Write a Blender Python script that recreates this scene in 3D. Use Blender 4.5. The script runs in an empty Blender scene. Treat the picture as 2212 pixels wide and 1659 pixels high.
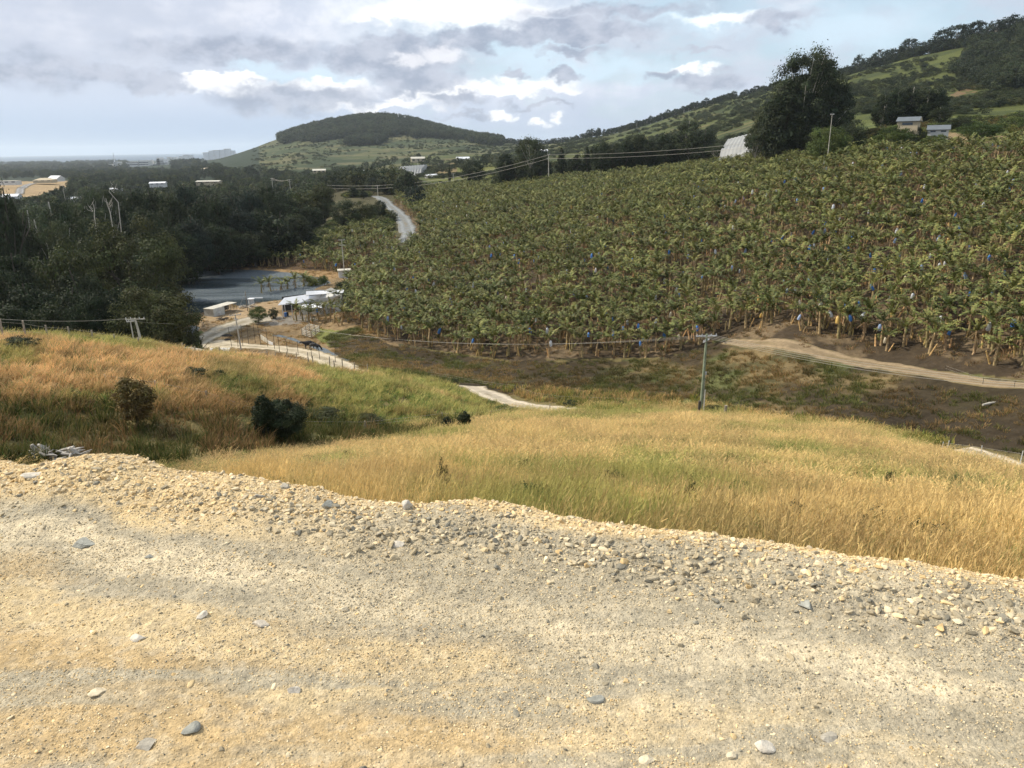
import bpy, math, random
import numpy as np
from mathutils import Vector, Matrix

# ------------------------------------------------------------------ camera, sky, sun, exposure
SC = bpy.context.scene
COL = SC.collection
CAMZ = 70.0
FP = 26.0 / 36.0 * 2212.0
TH = math.radians(17.79)
RO = 0.0150
_F = np.array([0, math.cos(TH), -math.sin(TH)])
_R0 = np.array([1.0, 0, 0]); _U0 = np.array([0, math.sin(TH), math.cos(TH)])
_R = _R0 * math.cos(RO) - _U0 * math.sin(RO)
_U = _U0 * math.cos(RO) + _R0 * math.sin(RO)
cam = bpy.data.cameras.new('camera'); camo = bpy.data.objects.new('camera', cam); COL.objects.link(camo)
cam.lens = 26; cam.sensor_width = 36; cam.clip_start = 0.1; cam.clip_end = 60000
m = Matrix(((_R[0], _U[0], -_F[0], 0), (_R[1], _U[1], -_F[1], 0), (_R[2], _U[2], -_F[2], CAMZ), (0, 0, 0, 1)))
camo.matrix_world = m
SC.camera = camo
SC.view_settings.view_transform = 'Standard'
SC.view_settings.look = 'None'
SC.view_settings.exposure = 0.55
SC.cycles.use_denoising = True
SC.cycles.denoiser = 'OPENIMAGEDENOISE'
SC.cycles.denoising_input_passes = 'RGB_ALBEDO_NORMAL'
SC.cycles.max_bounces = 6
SC.cycles.diffuse_bounces = 2
SC.cycles.transparent_max_bounces = 6
SC.cycles.volume_bounces = 2
SC.cycles.use_adaptive_sampling = True
SC.cycles.adaptive_threshold = 0.02

SUN_EL = math.radians(44)
SUN_AZ = math.radians(-72)      # measured from +Y (the view direction) towards +X: the sun stands to the left

def ray(px, py):
    u = (np.asarray(px, float) - 1106.0) / FP; v = (829.5 - np.asarray(py, float)) / FP
    return _F + u[..., None] * _R + v[..., None] * _U if np.ndim(u) else _F + u * _R + v * _U

def azel(px, py):
    r = ray(px, py)
    return math.atan2(r[0], r[1]), math.atan2(r[2], math.hypot(r[0], r[1]))

def build_world():
    w = bpy.data.worlds.new('World'); SC.world = w; w.use_nodes = True
    nt = w.node_tree; nt.nodes.clear(); N = nt.nodes.new; L = nt.links.new
    def M(op, a, b=None, c=None, clamp=False):
        n = N('ShaderNodeMath'); n.operation = op; n.use_clamp = clamp
        for i, s in enumerate((a, b, c)):
            if s is None: continue
            if isinstance(s, (int, float)): n.inputs[i].default_value = s
            else: L(s, n.inputs[i])
        return n.outputs[0]
    def mix(f, a, b):
        n = N('ShaderNodeMix'); n.data_type = 'RGBA'
        for s, k in ((f, 0), (a, 6), (b, 7)):
            if isinstance(s, (int, float)): n.inputs[k].default_value = s
            elif isinstance(s, tuple): n.inputs[k].default_value = (*s, 1)
            else: L(s, n.inputs[k])
        return n.outputs[2]
    def sm(x, a, b):
        n = N('ShaderNodeMapRange'); n.interpolation_type = 'SMOOTHERSTEP'
        L(x, n.inputs[0]); n.inputs[1].default_value = a; n.inputs[2].default_value = b
        return n.outputs[0]
    tc = N('ShaderNodeTexCoord'); sp = N('ShaderNodeSeparateXYZ'); L(tc.outputs['Generated'], sp.inputs[0])
    x, y, z = sp.outputs
    az = M('ARCTAN2', x, y); hor = M('SQRT', M('ADD', M('MULTIPLY', x, x), M('MULTIPLY', y, y)))
    el = M('ARCTAN2', z, hor)
    def noise(sx, sy, sc, det=6, off=0.0, rough=0.55, dist=0.0):
        c = N('ShaderNodeCombineXYZ'); L(M('MULTIPLY', az, sx), c.inputs[0]); L(M('MULTIPLY', el, sy), c.inputs[1]); c.inputs[2].default_value = off
        n = N('ShaderNodeTexNoise'); L(c.outputs[0], n.inputs['Vector']); n.inputs['Scale'].default_value = sc
        n.inputs['Detail'].default_value = det; n.inputs['Roughness'].default_value = rough; n.inputs['Distortion'].default_value = dist
        return n.outputs['Fac']
    n1 = noise(1, 2.6, 7, 7, 1.3, 0.6)       # broad cloud structure
    n2 = noise(1, 1.6, 26, 6, 4.1, 0.6)      # edges
    n3 = noise(1, 3.5, 3.2, 4, 7.7)
    wx = M('MULTIPLY', M('SUBTRACT', noise(1, 1.5, 30, 5, 9.0), 0.5), 0.075)
    wy = M('MULTIPLY', M('SUBTRACT', noise(1, 1.5, 26, 5, 12.0), 0.5), 0.05)
    azw = M('ADD', az, wx); elw = M('ADD', el, wy)
    def blob(px, py, rx, ry, hard=0.35, flat=False):
        a, e = azel(px, py)
        dx = M('DIVIDE', M('SUBTRACT', azw, a), rx / FP); dy = M('DIVIDE', M('SUBTRACT', elw, e), ry / FP)
        r = M('SQRT', M('ADD', M('MULTIPLY', dx, dx), M('MULTIPLY', dy, dy)))
        n = N('ShaderNodeMapRange'); n.interpolation_type = 'SMOOTHSTEP'
        L(r, n.inputs[0]); n.inputs[1].default_value = 1.0 + hard * .6; n.inputs[2].default_value = 1.0 - hard
        return n.outputs[0]
    def many(lst):
        o = None
        for b in lst:
            k = blob(*b); o = k if o is None else M('MAXIMUM', o, k)
        return o
    sky = N('ShaderNodeTexSky'); sky.sky_type = 'NISHITA'; sky.sun_disc = False
    sky.sun_elevation = SUN_EL; sky.sun_rotation = SUN_AZ
    sky.air_density = 1.0; sky.dust_density = 1.4; sky.ozone_density = 1.0; sky.altitude = 70
    hs = N('ShaderNodeHueSaturation'); L(sky.outputs[0], hs.inputs['Color']); hs.inputs['Saturation'].default_value = 0.8; hs.inputs['Value'].default_value = 1.0
    skyc = N('ShaderNodeVectorMath'); skyc.operation = 'SCALE'; L(hs.outputs[0], skyc.inputs[0]); skyc.inputs[3].default_value = 0.105
    base = mix(0.55, skyc.outputs[0], (0.60, 0.80, 0.95))
    # thin veil, thicker on the left and over the horizon
    left = sm(az, 0.12, -0.34)
    low = sm(el, 0.13, 0.02)
    veil = M('ADD', M('MULTIPLY', sm(n1, 0.36, 0.62), 0.75), M('MULTIPLY', low, 0.55), clamp=True)
    veil = M('MAXIMUM', veil, M('MULTIPLY', left, 0.97))
    high = sm(el, 0.24, 0.5)
    veil = M('MAXIMUM', veil, M('MULTIPLY', high, 0.8))
    vcol = mix(sm(n2, 0.3, 0.72), (0.60, 0.65, 0.77), (0.80, 0.82, 0.90))
    vcol = mix(M('MULTIPLY', sm(n3, 0.35, 0.62), 0.75), vcol, (0.50, 0.55, 0.66))
    hcol = mix(sm(el, 0.0, 0.085), (0.42, 0.53, 0.70), (0.60, 0.68, 0.82))
    vcol = mix(M('MULTIPLY', low, M('MAXIMUM', left, 0.55)), vcol, hcol)
    c = mix(veil, base, vcol)
    # pale blue gaps
    gap = many([(640, 168, 120, 24, .7), (1160, 118, 90, 40, .7), (560, 145, 60, 14, .7), (1290, 150, 190, 22, .8), (1480, 50, 160, 20, .8), (1850, 60, 130, 40, .8)])
    c = mix(M('MULTIPLY', gap, 0.8), c, (0.63, 0.79, 0.91))
    # dark cloud bodies
    dk = many([(1250, 68, 190, 26, .4), (900, 95, 130, 20, .45), (1080, 80, 170, 22, .4), (880, 140, 105, 44, .35), (790, 130, 95, 26, .4), (905, 180, 95, 24, .4), (700, 212, 120, 24, .5),
               (590, 210, 120, 30, .6), (230, 155, 100, 20, .6), (330, 178, 75, 16, .5), (500, 110, 190, 22, .7), (1530, 175, 70, 20, .45), (1215, 163, 34, 13, .4), (1115, 160, 22, 10, .4),
               (1240, 112, 70, 10, .5), (1680, 42, 60, 15, .6), (1510, 106, 50, 7, .6), (1430, 158, 32, 12, .5), (1320, 25, 200, 14, .7), (1260, 90, 110, 8, .5), (1010, 245, 60, 7, .6), (970, 215, 70, 12, .6), (1160, 225, 60, 6, .6), (60, 150, 120, 30, .8)])
    dcol = mix(sm(n2, 0.3, 0.7), (0.33, 0.38, 0.49), (0.52, 0.56, 0.66))
    # lit white tops and the bright opening
    br = many([(980, 22, 210, 30, .7), (840, 36, 90, 14, .7), (520, 178, 62, 16, .35), (440, 172, 34, 12, .4), (700, 186, 70, 14, .4), (740, 200, 60, 22, .5), (1085, 247, 30, 12, .5), (1160, 264, 20, 6, .8), (1208, 258, 16, 8, .8), (1090, 195, 60, 13, .5), (960, 205, 70, 18, .6), (780, 228, 90, 12, .5), (900, 210, 60, 12, .5), (560, 190, 140, 12, .5), (1560, 40, 70, 12, .7), (1480, 150, 60, 9, .7), (1100, 185, 120, 14, .8)])
    c = mix(M('MULTIPLY', br, 0.85), c, (1.15, 1.14, 1.14))
    c = mix(M('MULTIPLY', dk, 0.92), c, dcol)
    br2 = many([(950, 115, 45, 22, .5), (1000, 22, 150, 18, .5), (885, 128, 40, 16, .5), (1090, 200, 50, 8, .5), (1190, 190, 60, 7, .6), (880, 226, 70, 9, .5), (530, 172, 34, 8, .5)])
    c = mix(M('MULTIPLY', br2, 0.6), c, (1.02, 1.01, 1.04))
    bg = N('ShaderNodeBackground'); L(c, bg.inputs[0]); bg.inputs[1].default_value = 0.80
    out = N('ShaderNodeOutputWorld'); L(bg.outputs[0], out.inputs[0])
build_world()

sl = bpy.data.lights.new('sun', 'SUN'); so = bpy.data.objects.new('sun', sl); COL.objects.link(so)
sl.energy = 3.7; sl.angle = math.radians(1.2); sl.color = (1.0, 0.91, 0.76)
sd = Vector((math.sin(SUN_AZ) * math.cos(SUN_EL), math.cos(SUN_AZ) * math.cos(SUN_EL), math.sin(SUN_EL)))
so.rotation_euler = sd.to_track_quat('Z', 'Y').to_euler(); so.location = (-40, 20, 140)

# ------------------------------------------------------------------ helpers
def hsh(ix, iy, seed):
    h = (ix.astype(np.int64) * 374761393 + iy.astype(np.int64) * 668265263 + seed * 1442695041) & 0xffffffff
    h = ((h ^ (h >> 13)) * 1274126177) & 0xffffffff
    h = h ^ (h >> 16)
    return (h & 0xffff) / 65535.0

def vnoise(x, y, seed=0):
    x = np.asarray(x, float); y = np.asarray(y, float)
    ix = np.floor(x); iy = np.floor(y); fx = x - ix; fy = y - iy
    fx = fx * fx * (3 - 2 * fx); fy = fy * fy * (3 - 2 * fy)
    a = hsh(ix, iy, seed); b = hsh(ix + 1, iy, seed); c = hsh(ix, iy + 1, seed); d = hsh(ix + 1, iy + 1, seed)
    return (a * (1 - fx) + b * fx) * (1 - fy) + (c * (1 - fx) + d * fx) * fy

def fbm(x, y, sc, octv=4, seed=0, gain=0.5):
    s = 0; a = 1; t = 0
    x = np.asarray(x, float) / sc; y = np.asarray(y, float) / sc
    for o in range(octv):
        ca, sa = math.cos(.62 + 1.13 * o), math.sin(.62 + 1.13 * o)
        s = s + a * vnoise((ca * x + sa * y) * 2 ** o + 17.3 * o, (-sa * x + ca * y) * 2 ** o - 9.1 * o, seed + o); t += a; a *= gain
    return s / t

def smooth(x, a, b):
    t = np.clip((x - a) / (b - a), 0, 1); return t * t * (3 - 2 * t)

def proj(x, y, z):
    """world -> picture coordinates (2212 wide), used only to read the reference layout"""
    p = np.stack([x, y, z - CAMZ], -1)
    w = p @ _F; w = np.where(w < 1e-3, 1e-3, w)
    return 1106 + FP * (p @ _R) / w, 829.5 - FP * (p @ _U) / w

def inpoly(px, py, poly):
    px = np.asarray(px); py = np.asarray(py); r = np.zeros(px.shape, bool); n = len(poly)
    for i in range(n):
        x1, y1 = poly[i]; x2, y2 = poly[(i + 1) % n]
        if y1 == y2: continue
        c = ((y1 > py) != (y2 > py)) & (px < (x2 - x1) * (py - y1) / (y2 - y1) + x1)
        r ^= c
    return r

def polydist(x, y, pts, closed=False):
    d = np.full(np.shape(x), 1e9); n = len(pts)
    for i in range(n if closed else n - 1):
        ax, ay = pts[i]; bx, by = pts[(i + 1) % n]
        vx, vy = bx - ax, by - ay; L2 = vx * vx + vy * vy + 1e-9
        t = np.clip(((x - ax) * vx + (y - ay) * vy) / L2, 0, 1)
        d = np.minimum(d, np.hypot(x - ax - t * vx, y - ay - t * vy))
    return d

def up(px, py, z):
    """point of the ray through a picture position at world height z"""
    r = ray(px, py); k = (z - CAMZ) / r[2]
    return np.array([r[0] * k, r[1] * k, z])

def tag(o, label=None, cat=None, group=None, kind=None):
    if label: o['label'] = label
    if cat: o['category'] = cat
    if group: o['group'] = group
    if kind: o['kind'] = kind
    return o

def empty(name, loc=(0, 0, 0), rz=0.0, label=None, cat=None, group=None):
    o = bpy.data.objects.new(name, None); COL.objects.link(o); o.location = loc; o.rotation_euler = (0, 0, rz)
    o.empty_display_size = 0.2
    return tag(o, label, cat, group)

class MB:
    def __init__(s): s.v = []; s.f = []; s.n = 0; s.m = []; s.c = []; s.sm = []
    def add(s, V, F, mi=0, col=None, smo=False):
        V = np.asarray(V, float).reshape(-1, 3)
        s.v.append(V)
        F = np.asarray(F, int)
        s.f.append(F + s.n); s.m.append(np.full(len(F), mi)); s.sm.append(np.full(len(F), smo))
        if col is None: col = (1, 1, 1)
        col = np.asarray(col, float)
        if col.ndim == 1: col = np.tile(col[:3], (len(V), 1))
        s.c.append(col); s.n += len(V)
        return s
    def box(s, c, d, mi=0, R=None, col=None):
        hx, hy, hz = np.array(d, float) / 2
        V = np.array([(x, y, z) for x in (-hx, hx) for y in (-hy, hy) for z in (-hz, hz)])
        if R is not None: V = V @ np.array(R).T
        V = V + np.array(c)
        return s.add(V, [(0, 1, 3, 2), (4, 6, 7, 5), (0, 4, 5, 1), (2, 3, 7, 6), (0, 2, 6, 4), (1, 5, 7, 3)], mi, col)
    def tube(s, pts, rad, n=8, mi=0, col=None, cap=True, smo=True):
        pts = np.asarray(pts, float); k = len(pts); rad = np.broadcast_to(np.asarray(rad, float), (k,))
        V = []
        for i in range(k):
            t = pts[min(i + 1, k - 1)] - pts[max(i - 1, 0)]; t = t / (np.linalg.norm(t) + 1e-9)
            a = np.cross(t, (0, 0, 1)) if abs(t[2]) < 0.95 else np.cross(t, (1, 0, 0)); a /= np.linalg.norm(a)
            b = np.cross(t, a)
            an = np.arange(n) / n * 2 * math.pi
            V.append(pts[i] + rad[i] * (np.cos(an)[:, None] * a + np.sin(an)[:, None] * b))
        V = np.concatenate(V)
        F = [(i * n + j, i * n + (j + 1) % n, (i + 1) * n + (j + 1) % n, (i + 1) * n + j) for i in range(k - 1) for j in range(n)]
        s.add(V, F, mi, col, smo)
        if cap:
            for e, q in ((0, pts[0]), (k - 1, pts[-1])):
                ring = V[e * n:(e + 1) * n]
                W = np.vstack([ring, q[None]])
                s.add(W, [(j, (j + 1) % n, n, n) if False else (j, (j + 1) % n, n) for j in range(n)], mi, col)
        return s
    def slab(s, P, th, mi=0, col=None):
        """a thick sheet over a planar-ish polygon"""
        P = np.asarray(P, float); n = len(P)
        V = np.vstack([P, P - np.array([0, 0, th])])
        s.add(V, [tuple(range(n))], mi, col); s.v[-1] = V
        base = s.n - 2 * n
        s.f.append(np.array([tuple(base + n + i for i in range(n))[::-1]])); s.m.append(np.full(1, mi)); s.sm.append(np.full(1, False))
        s.f.append(np.array([(base + i, base + n + i, base + n + (i + 1) % n, base + (i + 1) % n) for i in range(n)])); s.m.append(np.full(n, mi)); s.sm.append(np.full(n, False))
        return s
    def mesh(s, name, mats):
        V = np.concatenate(s.v); me = bpy.data.meshes.new(name)
        me.vertices.add(len(V)); me.vertices.foreach_set('co', V.ravel())
        tot = np.concatenate([np.full(len(f), f.shape[1]) for f in s.f]); idx = np.concatenate([f.ravel() for f in s.f])
        me.loops.add(len(idx)); me.loops.foreach_set('vertex_index', idx)
        me.polygons.add(len(tot)); st = np.concatenate([[0], np.cumsum(tot)[:-1]])
        me.polygons.foreach_set('loop_start', st)
        for mm in (mats if isinstance(mats, (list, tuple)) else [mats]): me.materials.append(mm)
        me.polygons.foreach_set('material_index', np.concatenate(s.m))
        me.polygons.foreach_set('use_smooth', np.concatenate(s.sm))
        a = me.color_attributes.new('vc', 'FLOAT_COLOR', 'POINT')
        C = np.concatenate(s.c); a.data.foreach_set('color', np.hstack([C, np.ones((len(C), 1))]).ravel())
        me.update(calc_edges=True)
        return me
    def build(s, name, mats, parent=None, label=None, cat=None, group=None, kind=None):
        o = bpy.data.objects.new(name, s.mesh(name, mats)); COL.objects.link(o)
        if parent: o.parent = parent
        return tag(o, label, cat, group, kind)

def mat(name, col=(.5, .5, .5), rough=0.8, noise=None, attr=None, bump=None, metal=0.0, spec=0.3, trans=0.0, inst=None, rnd=0.0, bumpd=0.05):
    """procedural material: colour x attribute x noise variation, optional bump and leaf translucency"""
    mt = bpy.data.materials.new(name); mt.use_nodes = True; nt = mt.node_tree
    N = nt.nodes.new; L = nt.links.new; b = nt.nodes['Principled BSDF']
    b.inputs['Roughness'].default_value = rough; b.inputs['Metallic'].default_value = metal
    b.inputs['Specular IOR Level'].default_value = spec
    c = None
    def mul(a, bb):
        n = N('ShaderNodeMix'); n.data_type = 'RGBA'; n.blend_type = 'MULTIPLY'; n.inputs[0].default_value = 1
        for s, k in ((a, 6), (bb, 7)):
            if isinstance(s, tuple): n.inputs[k].default_value = (*s[:3], 1)
            else: L(s, n.inputs[k])
        return n.outputs[2]
    c = col
    if attr:
        a = N('ShaderNodeAttribute'); a.attribute_name = attr; c = mul(c, a.outputs['Color'])
    if inst:
        a = N('ShaderNodeAttribute'); a.attribute_type = 'INSTANCER'; a.attribute_name = inst; c = mul(c, a.outputs['Color'])
    geo = N('ShaderNodeNewGeometry')
    for (sc, lo, hi) in (noise or []):
        n = N('ShaderNodeTexNoise'); n.inputs['Scale'].default_value = sc; n.inputs['Detail'].default_value = 4; n.inputs['Roughness'].default_value = .6
        L(geo.outputs['Position'], n.inputs['Vector'])
        r = N('ShaderNodeMapRange'); L(n.outputs['Fac'], r.inputs[0]); r.inputs[1].default_value = .3; r.inputs[2].default_value = .7
        r.inputs[3].default_value = lo; r.inputs[4].default_value = hi
        cc = N('ShaderNodeCombineColor')
        for i in range(3): L(r.outputs[0], cc.inputs[i])
        c = mul(c, cc.outputs[0])
    if rnd:
        oi = N('ShaderNodeObjectInfo'); r = N('ShaderNodeMapRange'); L(oi.outputs['Random'], r.inputs[0])
        r.inputs[3].default_value = 1 - rnd; r.inputs[4].default_value = 1 + rnd
        hsv = N('ShaderNodeHueSaturation'); L(r.outputs[0], hsv.inputs['Value'])
        m2 = N('ShaderNodeMath'); m2.operation = 'MULTIPLY_ADD'; L(oi.outputs['Random'], m2.inputs[0]); m2.inputs[1].default_value = -0.04; m2.inputs[2].default_value = 0.52
        L(m2.outputs[0], hsv.inputs['Hue'])
        if isinstance(c, tuple): hsv.inputs['Color'].default_value = (*c[:3], 1)
        else: L(c, hsv.inputs['Color'])
        c = hsv.outputs[0]
    if isinstance(c, tuple): b.inputs['Base Color'].default_value = (*c[:3], 1)
    else: L(c, b.inputs['Base Color'])
    if bump:
        n = N('ShaderNodeTexNoise'); n.inputs['Scale'].default_value = bump[0]; n.inputs['Detail'].default_value = 5
        L(geo.outputs['Position'], n.inputs['Vector'])
        bp = N('ShaderNodeBump'); bp.inputs['Strength'].default_value = bump[1]; bp.inputs['Distance'].default_value = bumpd
        L(n.outputs['Fac'], bp.inputs['Height']); L(bp.outputs[0], b.inputs['Normal'])
    if trans:
        t = N('ShaderNodeBsdfTranslucent')
        if isinstance(c, tuple): t.inputs[0].default_value = (*c[:3], 1)
        else: L(c, t.inputs[0])
        ms = N('ShaderNodeMixShader'); ms.inputs[0].default_value = trans
        L(b.outputs[0], ms.inputs[1]); L(t.outputs[0], ms.inputs[2]); L(ms.outputs[0], nt.nodes['Material Output'].inputs[0])
    return mt

def scatter(name, srcs, P, rot, scl, idx, col, label=None, cat=None, kind='stuff', group=None):
    """one object of countless small growth or stones, placed by geometry nodes"""
    c = bpy.data.collections.new('src_' + name)
    for i, me in enumerate(srcs):
        o = bpy.data.objects.new('source_%02d' % i, me); c.objects.link(o)
    P = np.asarray(P, float); n = len(P)
    me = bpy.data.meshes.new(name); me.vertices.add(n); me.vertices.foreach_set('co', P.ravel())
    a = me.attributes.new('rot', 'FLOAT_VECTOR', 'POINT'); a.data.foreach_set('vector', np.asarray(rot, float).ravel())
    scl = np.asarray(scl, float)
    if scl.ndim == 1: scl = np.repeat(scl[:, None], 3, 1)
    a = me.attributes.new('scl', 'FLOAT_VECTOR', 'POINT'); a.data.foreach_set('vector', scl.ravel())
    a = me.attributes.new('idx', 'INT', 'POINT'); a.data.foreach_set('value', np.asarray(idx, np.int32))
    a = me.attributes.new('tcol', 'FLOAT_COLOR', 'POINT'); a.data.foreach_set('color', np.hstack([np.asarray(col, float), np.ones((n, 1))]).ravel())
    me.update()
    o = bpy.data.objects.new(name, me); COL.objects.link(o)
    ng = bpy.data.node_groups.new('gn_' + name, 'GeometryNodeTree')
    ng.interface.new_socket('Geometry', in_out='INPUT', socket_type='NodeSocketGeometry')
    ng.interface.new_socket('Geometry', in_out='OUTPUT', socket_type='NodeSocketGeometry')
    N = ng.nodes.new; L = ng.links.new
    gi = N('NodeGroupInput'); go = N('NodeGroupOutput'); ip = N('GeometryNodeInstanceOnPoints')
    ci = N('GeometryNodeCollectionInfo'); ci.inputs['Collection'].default_value = c
    ci.inputs['Separate Children'].default_value = True; ci.inputs['Reset Children'].default_value = True
    L(gi.outputs[0], ip.inputs['Points']); L(ci.outputs[0], ip.inputs['Instance']); ip.inputs['Pick Instance'].default_value = True
    def na(nm, ty):
        k = N('GeometryNodeInputNamedAttribute'); k.data_type = ty; k.inputs[0].default_value = nm; return k.outputs[0]
    L(na('idx', 'INT'), ip.inputs['Instance Index'])
    er = N('FunctionNodeEulerToRotation'); L(na('rot', 'FLOAT_VECTOR'), er.inputs[0]); L(er.outputs[0], ip.inputs['Rotation'])
    L(na('scl', 'FLOAT_VECTOR'), ip.inputs['Scale'])
    L(ip.outputs[0], go.inputs[0])
    md = o.modifiers.new('growth', 'NODES'); md.node_group = ng
    return tag(o, label, cat, group, kind)
# ------------------------------------------------------------------ terrain (one sheet to the horizon)
rng = np.random.default_rng(7)
PADZ = CAMZ - 2.0
CP = [  # picture x, picture y, ground distance
 # near field
 (450,1003,15),(700,990,20),(700,966,38),(900,945,48),(900,1000,19),(500,986,24),(1106,1075,11),(1106,1000,21),(1106,940,42),(1106,905,60),
 (1500,1130,9.5),(1500,1000,23),(1500,930,48),(1500,897,68),(1500,882,90),(1900,1170,9.5),(1900,1050,23),(1900,970,44),(1820,922,60),
 (2212,1180,10),(2212,1100,19),(2212,1018,42),(2080,985,46),(1300,1000,23),(1300,920,56),(1300,893,74),(1700,1000,28),(1700,930,56),(2050,1050,24),
 # gully and the slope left of it
 (0,975,45),(130,975,46),(300,970,47),(600,962,50),(850,930,60),(1000,903,67),
 (0,900,50),(300,880,53),(500,880,56),(620,900,58),(0,800,60),(300,800,64),(600,830,68),(850,850,74),
 (0,730,76),(150,735,78),(300,752,84),(450,770,90),(600,786,95),(720,800,98),(820,810,100),(1000,838,97),(1090,878,88),(1180,893,80),
 # flats
 (1100,835,100),(1000,800,112),(900,775,122),(1100,785,114),(1300,800,108),(1300,850,95),(1500,850,96),(1500,780,107),(1500,748,113),
 (1700,900,80),(1700,800,96),(1700,742,104),(2000,935,75),(2000,840,88),(2000,775,97),(2212,978,68),(2212,860,82),(2212,800,92),(1850,880,80),(1850,775,99),
 # banana hill
 (1500,620,145),(1500,500,190),(1500,420,250),(1500,374,340),(2000,600,125),(2000,450,165),(2000,332,240),(2212,600,122),(2212,450,160),(2212,322,225),
 (1750,600,135),(1750,450,180),(1750,350,280),(1250,620,150),(1250,500,210),(1250,430,290),(1250,384,400),
 (1100,650,150),(1100,520,215),(1100,450,300),(1100,402,450),(950,650,170),(950,560,215),(960,480,290),(960,415,430),
 (880,525,262),(850,450,370),(820,425,440),(800,400,560),(1000,395,540),
 (700,500,300),(650,525,285),(740,430,420),
 # hills behind
 (1300,365,480),(1500,352,430),(1700,310,400),(1850,305,300),(2000,285,300),(2100,300,262),(2212,250,400),(2000,200,640),(2110,150,760),(1850,235,560),(1700,262,520),(1600,285,560),(1600,240,900),(1400,300,900),
 (1300,335,800),(1200,335,900),(1100,345,1000),(1000,362,900),(900,372,800),(760,352,1350),(900,350,1200),(620,345,1500),(850,310,1800),(700,312,1900),(980,322,1500),(1100,325,1500),
 (500,338,2600),(580,308,2500),(660,282,2450),(760,262,2400),(870,262,2350),(960,288,2250),(1080,309,2000),(1200,311,1800),(1280,299,1500),(1400,270,1400),(1500,237,1350),(1650,203,1250),
 (1850,160,1100),(2000,115,1000),(2090,98,950),(2212,72,900),
]
ZP = [  # picture x (azimuth at the horizon), distance, height relative to the eye
 (0,100,-22),(0,125,-31),(150,100,-22),(150,128,-32),(350,105,-25),(330,128,-34),(0,170,-36),(200,170,-36),(0,300,-37),(200,300,-38),(400,160,-36),(500,150,-36),(650,150,-36),(620,185,-36),(740,222,-36),(560,257,-36),(450,200,-36.5),(600,210,-36.5),
 (700,155,-35),(790,145,-34),(800,190,-34.5),(860,220,-33),(450,260,-36),(300,230,-37),(500,300,-36),(600,340,-35),
 (0,500,-38),(300,500,-38),(500,500,-38),(640,450,-36),(0,1000,-41),(250,1000,-42),(500,1000,-43),(650,900,-40),(0,2000,-50),(250,2000,-50),(420,2000,-48),(600,1200,-38),
 (0,5000,-60),(250,5000,-60),(450,5000,-58),(0,9000,-80),(450,9000,-80),(0,25000,-90),(500,25000,-90),(1100,25000,-90),(2212,25000,-90),
 (580,4000,-40),(760,4000,-40),(960,4000,-40),(1200,4000,-30),(1280,2600,-10),(1500,2300,20),(1850,1900,60),(2212,1500,90),(1500,9000,-80),(2212,5000,-40),(1000,9000,-80),
]
for X in (0, 300, 600, 900, 1106, 1400, 1700, 2000, 2212):
    ZP += [(X, 3.0, -2.9), (X, 5.0, -3.5)]
for X in (700, 1106, 1500, 1900):
    ZP += [(X, 7.0, -4.15)]
ZP += [(0, 15, -8.0), (0, 28, -12.6), (200, 15, -7.6), (200, 28, -12.4), (350, 34, -14)]
_p = []
for (px, py, d) in CP:
    r = ray(px, py); h = math.hypot(r[0], r[1]); _p.append((math.atan2(r[0], r[1]), math.log(d), r[2] / h))
for (px, d, z) in ZP:
    a, _ = azel(px, 330 if d > 14 else 900); _p.append((a, math.log(d), z / d))
_p = np.array(_p); KA = 3.0
def _ker(r2): return 0.5 * r2 * np.log(r2 + 1e-12)
_X = np.stack([_p[:, 0] * KA, _p[:, 1]], -1)
def _tps_fit(X, t, lam=2e-4):
    n = len(X); D = ((X[:, None] - X[None]) ** 2).sum(-1); A = np.zeros((n + 3, n + 3))
    A[:n, :n] = _ker(D) + lam * np.eye(n); A[:n, n] = 1; A[:n, n + 1:] = X; A[n, :n] = 1; A[n + 1:, :n] = X.T
    b = np.zeros(n + 3); b[:n] = t
    return np.linalg.solve(A, b)
_W = _tps_fit(_X, _p[:, 2])
NA, ND = 1000, 1050
AZIN = 0.78
_az = np.concatenate([np.linspace(-math.pi, -AZIN, 50)[:-1], np.linspace(-AZIN, AZIN, NA), np.linspace(AZIN, math.pi, 50)[1:]])
_ld = np.concatenate([np.linspace(math.log(2.0), math.log(3000), ND), np.linspace(math.log(3000), math.log(26000), 120)[1:]])
AZm, LDm = np.meshgrid(_az, _ld, indexing='ij')
Q = np.stack([np.clip(AZm, -0.70, 0.70) * KA, LDm], -1).reshape(-1, 2)
T = np.empty(len(Q))
for i in range(0, len(Q), 40000):
    q = Q[i:i + 40000]; D = ((q[:, None] - _X[None]) ** 2).sum(-1)
    T[i:i + 40000] = _ker(D) @ _W[:-3] + _W[-3] + q @ _W[-2:]
Dm = np.exp(LDm); Z = T.reshape(AZm.shape) * Dm
Xg = Dm * np.sin(AZm); Yg = Dm * np.cos(AZm)
Z = np.minimum(Z, np.where(Dm < 7, -2.6, 400))
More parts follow.
